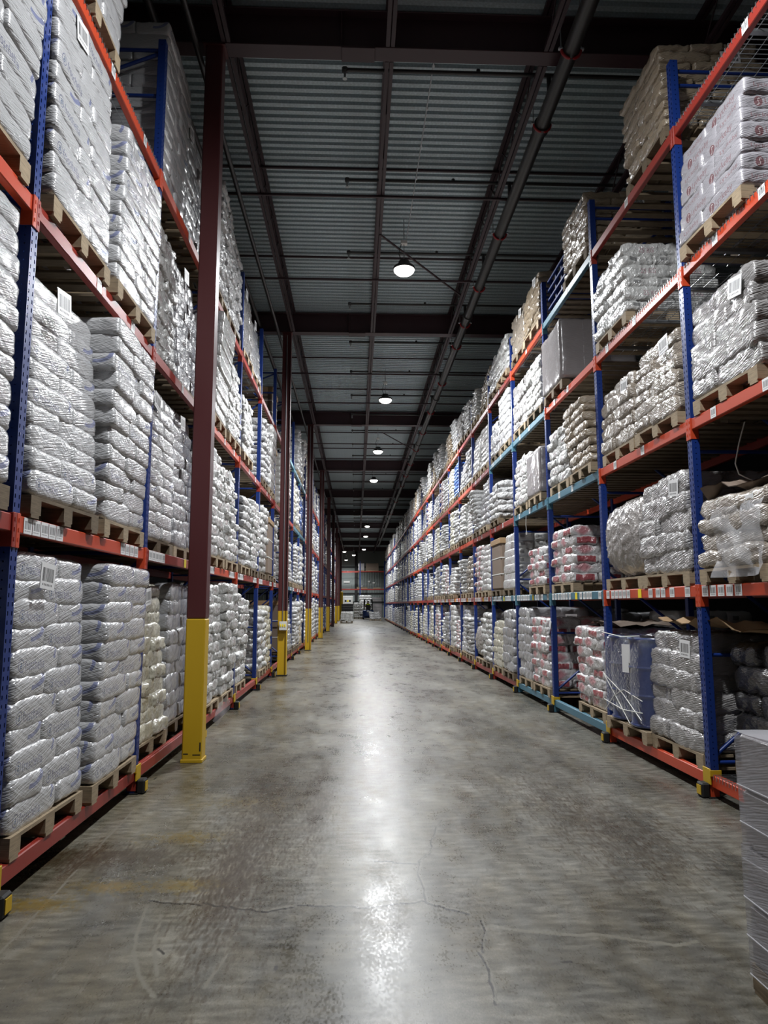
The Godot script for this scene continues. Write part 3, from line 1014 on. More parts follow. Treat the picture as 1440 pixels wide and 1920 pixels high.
func setting() -> void:
	var b := MB.new()
	# floor: one slab with its own thickness, tiled finely enough for its texture
	for i in 8:
		for j in 8:
			var x0 := -15.0 + i * 4.0
			var z0 := 8.0 - j * 13.0
			var k := b.v.size()
			for q in [[0, 0], [4, 0], [4, -13], [0, -13]]:
				var p := Vector3(x0 + q[0], 0, z0 + q[1])
				b.v.push_back(p)
				b.n.push_back(Vector3.UP)
				b.uv.push_back(Vector2((p.x + 3.4) / FW, -p.z / FD))
			b.ix.append_array([k, k + 2, k + 1, k, k + 3, k + 2])
	b.box(Vector3(1, -0.11, -44), Vector3(32, 0.2, 104))
	solo("floor", b.mesh(), M.floor_concrete, "polished grey concrete aisle floor, stained brown and finely cracked", "floor", Vector3.ZERO, "", "structure")
	# roof deck: ribs across the aisle, 0.152 m apart
	b = MB.new()
	var z := 8.0
	while z > ZWALL:
		var q := [Vector2(0, 0), Vector2(0.012, 0.075), Vector2(0.062, 0.075), Vector2(0.074, 0), Vector2(0.152, 0)]
		for k in 4:
			b.quad(Vector3(17, ROOF + q[k].y, z - q[k].x), Vector3(-15, ROOF + q[k].y, z - q[k].x), Vector3(-15, ROOF + q[k + 1].y, z - q[k + 1].x), Vector3(17, ROOF + q[k + 1].y, z - q[k + 1].x))
		z -= 0.152
	b.box(Vector3(1, ROOF + 0.13, -44), Vector3(32, 0.1, 104))
	solo("ceiling", b.mesh(), M.roof_deck, "grey corrugated steel roof deck with ribs running across the aisle", "ceiling", Vector3.ZERO, "", "structure")
	for q in [["wall_west", Vector3(-15.1, 4.4, -42), Vector3(0.2, 9, 104)], ["wall_east", Vector3(17.1, 4.4, -42), Vector3(0.2, 9, 104)], ["wall_south", Vector3(1, 4.4, 8.6), Vector3(32.4, 9, 0.2)]]:
		solo(q[0], boxm(q[2]), M.dark_wall, "plain dark outer wall of the hall beside the racks", "wall", q[1], "", "structure")
	var t := thing("wall_north", "grey ribbed metal end wall behind the forklift", "wall", Vector3(0, 0, ZWALL), 0.0, "", "structure")
	part("backing", boxm(Vector3(32, 9, 0.2)), M.wall_panel, t, tf(1, 4.4, -0.15))
	b = MB.new()
	for k in 100: b.box(Vector3(-15 + k * 0.32, 4.4, -0.03), Vector3(0.12, 8.9, 0.06))
	part("panel_ribs", b.mesh(), M.wall_panel, t, Transform3D(), "stuff")
	for y in [1.9, 3.0, 6.35]: part("wall_rail", boxm(Vector3(32, 0.16, 0.1)), M.worn_black, t, tf(1, y, 0.06))
	part("wall_post", boxm(Vector3(0.35, 9, 0.2)), M.worn_black, t, tf(0.0, 4.4, 0.1))


func roof_steel() -> void:
	for k in 10:
		var z := ZG - k * SB
		var t := thing("roof_girder", "dark red roof girder across the aisle on the %s column from the camera" % ORD[k], "girder", Vector3(0, 0, z), 0.0, "roof girders")
		part("web", boxm(Vector3(26, 0.46, 0.014)), M.girder_red, t, tf(1, 8.41, 0))
		part("bottom_flange", boxm(Vector3(26, 0.018, 0.22), 0.004), M.girder_red, t, tf(1, 8.17, 0))
		part("top_flange", boxm(Vector3(26, 0.018, 0.22), 0.004), M.girder_red, t, tf(1, 8.645, 0))
		part("splice_plate", boxm(Vector3(0.02, 0.46, 0.2), 0.003), M.girder_red, t, tf(-0.2, 8.41, 0))
		part("splice_plate", boxm(Vector3(0.4, 0.02, 0.23), 0.003), M.girder_red, t, tf(0.0, 8.155, 0))
	var names := {-1.55: "over the columns", 0.38: "over the middle of the aisle", 2.27: "beside the thick sprinkler main", -3.45: "over the rack by the columns", 4.15: "over the rack opposite the columns"}
	for x in names:
		for k in range(-1, 10 if absf(x) < 3 else 4):
			var z0 := ZG - k * SB
			var t := thing("roof_joist", "open-web steel roof joist %s, %s" % [names[x], "above the camera" if k < 0 else "span after the %s girder" % ORD[k]], "joist", Vector3(x, 0, z0 - SB / 2), 0.0, "roof joists")
			var l := SB - 0.24
			var b := MB.new()
			for s in [-1, 1]: b.box(Vector3(s * 0.03, 8.19, 0), Vector3(0.045, 0.05, l))
			part("bottom_chord", b.mesh(), M.joist_paint, t)
			b = MB.new()
			for s in [-1, 1]: b.box(Vector3(s * 0.03, 8.665, 0), Vector3(0.045, 0.05, l + 0.1))
			part("top_chord", b.mesh(), M.joist_paint, t)
			if not G.has("web"):
				b = MB.new()
				var n := 18
				for i in n:
					var za := -l / 2 + l * i / n
					var zb := -l / 2 + l * (i + 1) / n
					b.tube([Vector3(0, 8.2 if i % 2 == 0 else 8.65, za), Vector3(0, 8.65 if i % 2 == 0 else 8.2, zb)], 0.011, 5)
				G["web"] = b.mesh()
			part("web_rods", G["web"], M.joist_paint, t)
	# bridging: two thin angles across all joists at the thirds of each span
	for k in range(0, 7):
		for j in [1, 2]:
			var z: float = ZG - k * SB - j * SB / 3
			var t := thing("joist_bridging", "pair of thin dark bridging bars across the joists, %s third after the %s girder" % [["", "one", "two"][j], ORD[k]], "bracing", Vector3(0, 0, z), 0.0, "joist bridging")
			part("upper_bar", boxm(Vector3(9, 0.035, 0.035)), M.joist_paint, t, tf(0.6, 8.62, 0))
			part("lower_bar", boxm(Vector3(9, 0.035, 0.035)), M.joist_paint, t, tf(0.6, 8.15, 0))


func pipes() -> void:
	var t := thing("sprinkler_main", "thick dark sprinkler main pipe hung in red clamps beside the joist", "pipe", Vector3(2.47, 8.0, 0))
	for k in 13:
		var b := MB.new()
		b.tube([Vector3(0, 0, 4 - k * 6.4), Vector3(0, 0, 4 - (k + 1) * 6.4 + 0.02)], 0.092, 18)
		part("pipe_length", b.mesh(), M.pipe_paint, t)
		b = MB.new()
		b.tube([Vector3(0, 0, 4 - (k + 1) * 6.4 - 0.07), Vector3(0, 0, 4 - (k + 1) * 6.4 + 0.07)], 0.112, 18)
		part("coupling", b.mesh(), M.pipe_paint, t)
	var zc := [-7.45, -8.75, -11.6, -13.7, -15.6, -17.0, -20.0, -23.1, -26.0, -29.0, -32.0, -35.0, -38.0, -44.0, -50.0]
	for zz in zc:
		var c := Node3D.new()
		c.name = "clamp"
		t.add_child(c, true)
		c.position = Vector3(0, 0, zz)
		var b := MB.new()
		var pts := []
		for i in 13: pts.append(Vector3(cos(PI + PI * i / 12.0) * 0.112, sin(PI + PI * i / 12.0) * 0.112, 0))
		b.tube(pts, 0.018, 6)
		part("cradle", b.mesh(), M.clamp_red, c)
		for s in [-1, 1]:
			part("nut", boxm(Vector3(0.05, 0.03, 0.04), 0.006), M.zinc, c, tf(s * 0.125, 0.01, 0))
			b = MB.new()
			b.tube([Vector3(s * 0.118, 0, 0), Vector3(s * 0.118, 0.68, 0)], 0.007, 5)
			part("rod", b.mesh(), M.zinc, c)
	var k := 0
	var z := -8.38
	while z > -62:
		t = thing("sprinkler_branch", "thin dark sprinkler branch pipe ending over the aisle, %s from the camera" % ORD[k], "pipe", Vector3(0, 8.42, z), 0.0, "sprinkler branches")
		var b := MB.new()
		b.tube([Vector3(-0.16, 0, 0), Vector3(2.47, 0, 0)], 0.026, 8)
		b.tube([Vector3(2.47, 0, 0), Vector3(6.5, 0, 0)], 0.026, 8)
		part("pipe", b.mesh(), M.pipe_paint, t)
		part("elbow", boxm(Vector3(0.075, 0.075, 0.075), 0.018), M.pipe_paint, t, tf(-0.17, 0, 0))
		b = MB.new()
		b.tube([Vector3(-0.17, -0.02, 0), Vector3(-0.17, -0.09, 0)], 0.016, 8)
		b.lathe([Vector2(0, -0.13), Vector2(0.03, -0.128), Vector2(0.03, -0.124), Vector2(0.008, -0.11), Vector2(0.014, -0.09)], Vector3(-0.17, 0, 0), 10)
		part("sprinkler_head", b.mesh(), M.zinc, t)
		part("outlet_boss", boxm(Vector3(0.05, 0.06, 0.05), 0.012), M.pipe_paint, t, tf(1.55, 0.03, 0))
		b = MB.new()
		b.tube([Vector3(2.47, 0.0, 0), Vector3(2.47, -0.4, 0)], 0.03, 8)
		part("riser", b.mesh(), M.pipe_paint, t)
		z -= 2.4
		k += 1
	var b2 := MB.new()
	b2.tube([Vector3(-1.86, 8.0, 4), Vector3(-1.86, 8.0, -74)], 0.036, 10)
	solo("sprinkler_line", b2.mesh(), M.pipe_paint, "long thin dark pipe running beside the tops of the columns", "pipe")
	b2 = MB.new()
	b2.tube([Vector3(-2.35, 8.3, 4), Vector3(-2.35, 8.3, -60)], 0.05, 10)
	solo("sprinkler_line", b2.mesh(), M.pipe_paint, "second dark pipe higher up over the rack by the columns", "pipe")
	b2 = MB.new()
	b2.tube([Vector3(0.98, 8.55, -7.9), Vector3(0.9, 8.27, -12.35)], 0.009, 6)
	for i in 6: b2.box(Vector3(0.975 - i * 0.013, 8.53 - i * 0.047, -8.4 - i * 0.75), Vector3(0.03, 0.03, 0.05))
	solo("lamp_conduit", b2.mesh(), M.zinc, "thin pale conduit sloping down to the box of the brightest lamp", "conduit")
	b2 = MB.new()
	b2.tube([Vector3(0.4, 8.16, -12.0), Vector3(2.25, 8.2, -14.6)], 0.02, 6)
	solo("brace_rod", b2.mesh(), M.joist_paint, "dark slanting brace rod passing behind the brightest lamp", "bracing")
	b2 = MB.new()
	b2.tube([Vector3(1.0, 8.2, -27.0), Vector3(2.4, 8.0, -29.2)], 0.02, 6)
	solo("brace_rod", b2.mesh(), M.joist_paint, "dark slanting brace rod near the third lamp", "bracing")


func columns() -> void:
	for k in 9:
		var z := ZG - k * SB
		var x := -1.69
		var t := thing("support_column", "dark red steel column %s, %s from the camera" % ["with a yellow painted foot" if k != 5 else "painted dark down to the floor", ORD[k]], "column", Vector3(x, 0, z), 0.0, "columns along the rack")
		if k == 0:
			part("shaft", boxm(Vector3(0.2, 8.16 - 1.47, 0.2), 0.012), M.column_red, t, tf(0, 1.47 + (8.16 - 1.47) / 2, 0))
			part("yellow_foot", boxm(Vector3(0.203, 1.47, 0.203), 0.012), M.yellow_paint, t, tf(0, 0.735, 0))
			part("base_plate", boxm(Vector3(0.225, 0.035, 0.225), 0.005), M.yellow_paint, t, tf(0, 0.018, 0))
			var mb := MB.new()
			for q in [[-0.06, 0.09, 0.05, 0.012], [0.05, 0.08, 0.08, 0.01], [0.085, 0.16, 0.015, 0.09]]: mb.box(Vector3(q[0], q[1], 0.102), Vector3(q[2], q[3], 0.001))
			part("scuff", mb.mesh(), M.worn_black, t)
		else:
			for q in [["shaft", 1.47, 8.16, M.column_red], ["yellow_foot", 0.0, 1.47, M.yellow_paint if k != 5 else M.column_red]]:
				var mb := MB.new()
				var h: float = q[2] - q[1]
				for s in [-1, 1]: mb.cbox(Vector3(s * 0.095, q[1] + h / 2, 0), Vector3(0.014, h, 0.2), 0.002)
				mb.box(Vector3(0, q[1] + h / 2, 0.02), Vector3(0.178, h, 0.012))
				part(q[0], mb.mesh(), q[3], t)
			part("base_plate", boxm(Vector3(0.24, 0.025, 0.24), 0.004), M.worn_black, t, tf(0, 0.013, 0))
		part("cap_plate", boxm(Vector3(0.26, 0.02, 0.24)), M.column_red, t, tf(0, 8.15, 0))
		if k in [1, 2, 3]:
			var mb := MB.new()
			mb.tube([Vector3(0.0, 1.22 if k == 1 else 0.3, 0.045), Vector3(0, 8.1, 0.045)], 0.013, 8)
			part("conduit", mb.mesh(), M.zinc, t)
		if k == 1:
			var bx := Node3D.new()
			bx.name = "switch_box"
			t.add_child(bx, true)
			bx.position = Vector3(0.02, 1.13, 0.14)
			part("case", boxm(Vector3(0.17, 0.2, 0.1), 0.01), M.white_paint, bx)
			for s in 3: part("switch", boxm(Vector3(0.03, 0.06, 0.02), 0.004), M.yellow_label, bx, tf((s - 1) * 0.05, 0.01, 0.055))


func bay_words(side: int, bay: int) -> String:
	return "%s, %s bay" % ["rack by the columns" if side == 0 else "rack opposite the columns", ORD[bay]]

const LEVEL_L := ["floor level", "second level", "third level", "top level"]
const LEVEL_R := ["floor level", "second level", "third level", "fourth level", "top level"]
const PAINT_WORDS := {"orange_steel": "orange", "red_steel": "dark red", "teal_steel": "teal"}

func racks() -> void:
	var r := RandomNumberGenerator.new()
	r.seed = 11
	for k in NL + 1:
		upright(XL, 1.0, ZL0 - k * BL, 7.16, "blue rack upright of the rack by the columns, %s from the camera" % ORD[k], k < 4)
	for k in NR + 1:
		if k == 0: continue
		upright(XR, -1.0, ZR0 - k * BR, 6.82, "blue rack upright of the rack opposite the columns, %s from the camera" % ORD[k - 1], k < 5)
	# paint of the beams: rows are levels, columns bays (o orange, r dark red, t teal)
	var pl := ["rrrrrrrrr", "rororrrtrr", "orrorrrrtt", "ooorrrrttt"]
	var pr := ["oorttrrrrr", "oottt rrrr", "oorttorrrr", "oootorrrro", "rrtorrrrrr"]
	pr = ["oottrrrror", "ootttrrorr", "oottrrorrr", "ooottrorrr", "rrtorrrorr"]
	var code := {"o": "orange_steel", "r": "red_steel", "t": "teal_steel"}
	var far := MB.new()
	for side in 2:
		var fx := 1.0 if side == 0 else -1.0
		var face := XL if side == 0 else XR
		var lv: Array = LVL if side == 0 else LVR
		var step := BL if side == 0 else BR
		var z0 := ZL0 if side == 0 else ZR0
		for b in (NL if side == 0 else NR):
			for l in lv.size():
				var za := z0 - b * step
				var zb := za - step
				var row: String = (pl if side == 0 else pr)[l]
				var paint: String = code[row[b]] if b < row.length() and code.has(row[b]) else ["orange_steel", "red_steel", "red_steel"][r.randi() % 3]
				if b >= 15:
					far.box(Vector3(face - fx * 0.028, lv[l] - 0.05, (za + zb) / 2), Vector3(0.052, 0.1, step - 0.11))
					continue
				var labels := []
				if l == 1 and b < 10:
					if side == 0:
						for k in 5: labels.append([0.15 + k * 0.112, 0.104, "rack_label"])
						for k in 4: labels.append([1.85 + k * 0.118, 0.104, "rack_label"])
						if b == 2: labels.append([1.5, 0.1, "yellow_label"])
					else:
						if b == 0:
							for k in 5: labels.append([2.27 - k * 0.135, 0.105, "rack_label"])
						else:
							for k in ([0.2, 0.52, 0.72, 0.84, 1.02, 1.62, 1.74, 1.86, 1.98, 2.1, 2.26] if b == 1 else [0.15, 0.5, 0.62, 0.75, 0.9, 1.4, 1.55, 1.68, 1.8, 1.95, 2.1, 2.25]): labels.append([k, 0.1, "rack_label"])
							labels.append([1.3 if b == 1 else 1.1, 0.09, "yellow_label"])
				elif l > 1 and b < 6:
					labels.append([1.05 + 0.06 * ((b + l) % 3), 0.09, "rack_label"])
					if l < 4: labels.append([1.75 + 0.1 * ((b * 2 + l) % 3), 0.09, "rack_label"])
				var words := "%s front beam%s, %s, %s" % [PAINT_WORDS[paint], " with barcode labels" if labels.size() > 3 else "", bay_words(side, b), (LEVEL_L if side == 0 else LEVEL_R)[l]]
				beam(face, fx, za, zb, lv[l], paint, words, labels)
				if b < 7 and b + l > 0:
					var rear := beam(face - fx * RD, -fx, za, zb, lv[l], "red_steel" if paint != "teal_steel" else "orange_steel", "%s rear beam, %s, %s" % ["dark red" if paint != "teal_steel" else "orange", bay_words(side, b), (LEVEL_L if side == 0 else LEVEL_R)[l]], [], false)
					rear.rotation.y = 0.0
				if b < 7 and l > 1:
					var where := "%s, %s" % [bay_words(side, b), (LEVEL_L if side == 0 else LEVEL_R)[l]]
					if (side == 1 and [b, l] in [[0, 4], [1, 3], [0, 3], [3, 4]]) or (side == 0 and [b, l] in [[1, 3], [4, 3]]): wire_deck(face, fx, za, zb, lv[l], "galvanised wire mesh deck under loads, " + where)
					else: board_deck(face, fx, za, zb, lv[l], "old grey board deck seen from below, " + where)
	wire_deck(XR, -1.0, ZR0, ZR0 - BR, LVR[0], "galvanised wire mesh deck beside the wrapped cartons, lowest shelf")
	solo("rack_beams_beyond", far.mesh(), M.red_steel, "dark red rack beams far down both racks, too small to part", "rack beam", Vector3.ZERO, "", "stuff")


func loads() -> void:
	var left := {}
	var right := {}
	# [bay, level, place (0 near, 1 far)] -> [kind, height above the beam, width]
	for l in 4:
		left["0 %d 1" % l] = ["arc", [1.66, 1.68, 1.62, 1.7][l], 1.03]
		left["1 %d 0" % l] = ["arc", [1.7, 1.52, 1.56, 1.55][l], 1.03]
		left["1 %d 1" % l] = ["arc", [1.7, 1.66, 1.46, 1.5][l], 1.06] if l < 3 else []
	left["2 0 0"] = ["yellowed", 1.6, 1.0]
	left["2 0 1"] = ["grey", 1.62, 1.02]
	left["2 1 0"] = ["arc", 1.6, 1.08]
	left["2 1 1"] = ["grey", 1.68, 1.0]
	left["2 2 0"] = ["white", 1.55, 1.08]
	left["2 2 1"] = ["grey", 1.58, 1.0]
	left["2 3 0"] = ["arc", 1.7, 1.06]
	left["2 3 1"] = ["grey", 1.62, 1.02]
	left["3 0 0"] = ["white", 1.66, 1.03]
	left["3 0 1"] = ["white", 1.7, 1.05]
	left["3 1 0"] = ["white", 1.6, 1.06]
	left["3 1 1"] = ["white", 1.5, 1.0]
	left["3 2 0"] = ["slab", 1.5, 1.02]
	left["3 2 1"] = ["white", 1.25, 1.02]
	left["3 3 0"] = ["puffy", 1.66, 1.05]
	left["3 3 1"] = ["puffy", 1.6, 1.08]
	left["4 3 0"] = ["silver", 1.3, 1.0]
	left["5 1 1"] = ["gaylord", 1.35, 1.02]
	left["5 3 0"] = []
	left["5 3 1"] = []
	left["6 3 0"] = ["gaylord", 1.0, 1.0]
	left["6 3 1"] = []
	left["6 2 0"] = ["gaylord", 1.4, 1.0]
	left["6 2 1"] = ["slab", 1.4, 1.0]
	left["7 3 0"] = []
	left["7 3 1"] = []
	left["7 0 0"] = ["gaylord", 1.5, 1.0]
	left["8 3 1"] = ["puffy", 1.5, 1.0]
	left["8 3 0"] = []
	left["9 2 0"] = ["blue", 1.2, 1.0]
	right["0 3 1"] = ["lyck", 1.04, 1.02]
	right["0 2 1"] = ["silver", 0.98, 1.02]
	right["0 1 1"] = ["kraft", 0.7, 1.06]
	right["0 0 1"] = ["dark", 1.1, 1.0]
	right["0 4 1"] = []
	right["1 4 0"] = ["cream", 1.05, 1.06]
	right["1 4 1"] = []
	right["1 3 0"] = []
	right["1 3 1"] = ["white", 0.95, 1.04]
	right["1 2 0"] = ["kraft", 0.98, 0.98]
	right["1 2 1"] = ["kraft", 0.9, 1.0]
	right["1 1 0"] = ["silver", 1.05, 1.06]
	right["1 1 1"] = ["bulk", 1.04, 1.1]
	right["1 0 0"] = ["silver", 1.14, 1.06]
	right["1 0 1"] = ["drums", 1.1, 1.18]
	right["2 4 0"] = ["cream", 0.95, 1.1]
	right["2 4 1"] = []
	right["2 3 0"] = []
	right["2 3 1"] = ["carton", 1.05, 1.05]
	right["2 2 0"] = ["cream", 1.02, 1.0]
	right["2 2 1"] = ["white", 0.95, 1.0]
	right["2 1 0"] = []
	right["2 1 1"] = ["red", 0.92, 1.1]
	right["2 0 0"] = ["red", 1.12, 1.1]
	right["2 0 1"] = []
	right["3 4 0"] = ["cream", 1.0, 1.05]
	right["3 4 1"] = ["kraft", 0.95, 1.0]
	right["3 3 0"] = ["white", 1.0, 1.0]
	right["3 3 1"] = ["silver", 1.0, 1.0]
	right["3 2 0"] = ["carton", 0.9, 0.9]
	right["3 2 1"] = ["white", 1.05, 1.0]
	right["3 1 0"] = ["red", 0.75, 1.05]
	right["3 1 1"] = []
	right["3 0 0"] = ["red", 1.2, 1.05]
	right["3 0 1"] = ["grey", 1.35, 1.0]
	right["4 1 0"] = ["slab", 1.2, 1.0]
	right["4 1 1"] = ["gaylord", 1.2, 1.0]
	right["5 1 0"] = ["slab", 1.2, 1.0]
	right["6 1 0"] = ["kraft", 1.1, 1.0]
	right["7 3 0"] = ["blue", 1.1, 1.0]
	right["8 1 0"] = ["red", 1.0, 1.0]
	right["4 0 0"] = ["grey", 1.3, 1.0]
	right["5 0 1"] = ["bulk", 0.95, 1.0]
	right["7 0 0"] = ["red", 0.95, 1.0]
	var r := RandomNumberGenerator.new()
	r.seed = 5
	var low := ["white", "white", "puffy", "slab", "grey", "white", "yellowed", "puffy", "red", "arc"]
	var top := ["kraft", "silver", "cream", "puffy", "white"]
	var rest := []
	for side in 2:
		var fx := 1.0 if side == 0 else -1.0
		var lv: Array = LVL if side == 0 else LVR
		var step := BL if side == 0 else BR
		var z0 := ZL0 if side == 0 else ZR0
		var given: Dictionary = left if side == 0 else right
		for b in (NL if side == 0 else NR):
			for l in lv.size():
				for s in 2:
					var roll := r.randf()
					if side == 0: low[8] = "white"
					else: low[8] = "red"
					var kind: String = (top if l == lv.size() - 1 and side == 1 else low)[r.randi() % (5 if l == lv.size() - 1 and side == 1 else 10)]
					var clear: float = (lv[l + 1] - lv[l] - 0.16) if l < lv.size() - 1 else 1.6 if side == 0 else 1.25
					var h := clear * r.randf_range(0.68, 0.97)
					var w := r.randf_range(0.97, 1.06)
					var sd := r.randi() % 10000
					var key := "%d %d %d" % [b, l, s]
					if given.has(key):
						if given[key].is_empty(): continue
						kind = given[key][0]
						h = given[key][1]
						w = given[key][2]
					elif b == 0 or roll < 0.08: continue
					var d := 1.08
					var za := z0 - b * step
					var zc := za - (step * 0.27 if s == 0 else step * 0.735)
					var at := Vector3((XL + 0.015 if side == 0 else XR - 0.02) - fx * d / 2 + fx * r.randf_range(-0.03, 0.03), lv[l] + 0.001, zc + r.randf_range(-0.02, 0.02))
					if side == 0 and absf(fposmod(zc - ZG + SB / 2, SB) - SB / 2) < 0.75: at.x -= 0.1           # clear of the columns
					if side == 1 and key == "0 0 1": at.x += 0.16
					if b >= 12:
						rest.append([Transform3D(Basis.from_scale(Vector3(fx, h / 1.2, fx)), at), kind])
						continue
					var words: String = KIND[kind][6] if KIND.has(kind) else {"carton": "grey wrapped carton", "gaylord": "brown bulk box", "bulk": "bulging wrapped bulk bag", "drums": "wrapped blue drums"}[kind]
					var label := "%s, %s, %s, %s half" % [words, bay_words(side, b), (LEVEL_L if side == 0 else LEVEL_R)[l].replace(" level", " shelf"), ["near", "far"][s]]
					var detail := 0
					if b <= 4: detail = 2 if (side == 1 and b <= 3) else 1
					var o := make_load(kind, label, at, fx, w, d, h, detail, sd)
					if detail > 0 and KIND.has(kind) and kind not in ["dark"]:
						var face := "front" if roll < 0.75 or side == 0 else "flank"
						var ly := h - 0.12
						if face == "front": sheet_label(o, fx * (d / 2 * (0.985 if kind in ["arc", "lyck", "slab"] else 0.94) + 0.016), ly, w * 0.25, face, fx, sd)
						if side == 1 or (side == 0 and b == 2): sheet_label(o, -fx * d * 0.15, ly - 0.05, w / 2 * (0.985 if kind in ["arc", "lyck", "slab"] else 0.94) + 0.016, "flank", fx, sd + 1)
	# past the twelfth bay the loads are only a few pixels each
	var st := SurfaceTool.new()
	st.begin(Mesh.PRIMITIVE_TRIANGLES)
	for q in stack("white", 1.02, 1.06, 1.06, 3):
		if q[0].origin.x < -0.3: continue
		var x: Transform3D = q[0]
		x.origin.y += 0.14
		st.append_from(sack("white", q[1], true), 0, x)
	st.append_from(pallet_mesh(1.02, 1.08), 0, Transform3D())
	var mm := MultiMesh.new()
	mm.transform_format = MultiMesh.TRANSFORM_3D
	mm.use_colors = true
	mm.mesh = st.commit()
	mm.instance_count = rest.size()
	for i in rest.size():
		mm.set_instance_transform(i, rest[i][0])
		mm.set_instance_color(i, (M[rest[i][1]].albedo_color if M.has(rest[i][1]) else Color(0.6, 0.55, 0.5)).srgb_to_linear())
	var fm := wrapped("far_load", Color(1, 1, 1), 0.36, "crumple", 2.0, 1.8)
	fm.vertex_color_use_as_albedo = true
	var mi := MultiMeshInstance3D.new()
	mi.name = "pallet_loads_beyond"
	mi.multimesh = mm
	mi.material_override = fm
	add_child(mi)
	tag(mi, "hundreds of wrapped pallet loads far down both racks", "pallet load", "", "stuff")
	special()


func special() -> void:
	# second row of racking, back to back with the one opposite the columns
	var words := ["grey sacks standing in the dark behind the near bay", "grey sacks in the dark behind the blue drums", "grey sacks in the dark behind the teal beams", "grey sacks in the dark behind the red and white sacks"]
	for k in 4: make_load(["grey", "grey", "slab", "grey"][k], words[k], Vector3(XR + RD + 0.85, 0.002, -5.6 - k * 2.3), -1.0, 1.05, 1.06, [1.35, 1.25, 1.5, 1.45][k], 0, 40 + k)
	for k in 3: make_load(["grey", "slab", "white"][k], ["pale sacks on the floor behind the drums, one row back", "tall pale sacks one row back behind the white sacks", "white sacks one row back behind the red sacks"][k], Vector3(XR + RD + 0.8, 0.002, -14.6 - k * 2.4), -1.0, 1.02, 1.05, 1.5, 0, 60 + k)
	# loose sheets of cardboard on the lowest loads
	var o := solo("cardboard_sheet", sheet(1.25, 1.5, 14, 14, 4, 0.05, 0.006), M.cardboard, "bent tan cardboard sheet lying over the dark sacks beside the near upright", "cardboard", Vector3(XR + 0.66, LVR[0] + 1.235, -6.3))
	o.rotation = Vector3(0.03, 0.1, -0.05)
	o = solo("cardboard_sheet", sheet(1.0, 1.0, 10, 10, 14, 0.04, 0.006), M.brown_box, "brown cardboard sheet over the red and white sacks by the drums", "cardboard", Vector3(XR + 0.62, LVR[0] + 1.19, -9.2))
	o = solo("cardboard_sheet", sheet(1.0, 1.05, 12, 12, 23, 0.09, 0.006), M.brown_box, "crumpled brown cardboard cover on the low brown paper sacks", "cardboard", Vector3(XR + 0.55, LVR[1] + 0.8, -5.55))
	o.rotation = Vector3(0.06, 0.2, 0.0)
	# torn film on the low brown sacks
	o = solo("torn_film", sheet(0.56, 0.7, 14, 12, 33, 0.05, 0.002), M.film_milky, "torn milky film hanging over the front of the low brown sacks", "film", Vector3(XR - 0.06, LVR[1] + 0.33, -5.4))
	o.rotation = Vector3(0, 0, PI / 2 - 0.06)
	o = solo("torn_film", sheet(0.34, 0.3, 8, 8, 35, 0.05, 0.002), M.film_milky, "torn film end trailing from the white sacks behind the first column", "film", Vector3(XL + 0.07, 0.2, -10.05))
	o.rotation = Vector3(0.2, 0.3, PI / 2 - 0.5)
	# loose straps
	var b := MB.new()
	b.tube([Vector3(XR + 0.35, 3.18, -5.9), Vector3(XR + 0.3, 3.0, -5.92), Vector3(XR + 0.26, 2.82, -5.93), Vector3(XR + 0.27, 2.72, -5.9), Vector3(XR + 0.36, 2.64, -5.82), Vector3(XR + 0.5, 2.58, -5.7), Vector3(XR + 0.62, 2.56, -5.55)], 0.006, 6)
	solo("loose_strap", b.mesh(), M.strap_white, "thin white strap hanging loose above the low brown sacks", "strap")
	b = MB.new()
	b.tube([Vector3(XR - 0.02, 3.16, -12.35), Vector3(XR - 0.025, 3.0, -12.36), Vector3(XR - 0.02, 2.86, -12.35)], 0.005, 6)
	b.box(Vector3(XR - 0.02, 2.85, -12.35), Vector3(0.02, 0.05, 0.03))
	solo("pull_cord", b.mesh(), M.strap_white, "white cord dangling from the teal beam", "cord")
	# blue steel stillage standing on edge on the top shelf
	var t := thing("blue_stillage", "blue steel slatted stillage standing on edge on the top shelf", "stillage", Vector3(XR + 0.12, LVR[4] + 0.001, -10.45))
	for k in 5: part("slat", boxm(Vector3(0.03, 0.035, 1.0), 0.004), M.blue_steel, t, tf(-0.02, 0.06 + k * 0.155, 0))
	for k in 4: part("post", boxm(Vector3(0.05, 0.72, 0.06), 0.004), M.blue_steel, t, tf(0.03, 0.36, (k - 1.5) * 0.31))
	part("foot", boxm(Vector3(0.5, 0.08, 0.08), 0.006), M.blue_steel, t, tf(0.25, 0.04, 0.45))
	part("foot", boxm(Vector3(0.5, 0.08, 0.08), 0.006), M.blue_steel, t, tf(0.25, 0.04, -0.45))
	# paper stuck on the racks
	b = MB.new()
	b.cbox(Vector3.ZERO, Vector3(0.004, 0.12, 0.1), 0.001)
	o = solo("paper_tag", b.mesh(), M.barcode, "white paper tag taped to the third blue upright opposite the columns", "tag", Vector3(XR - 0.02, 1.32, ZR0 - 3 * BR))
	o.rotation.x = 0.5


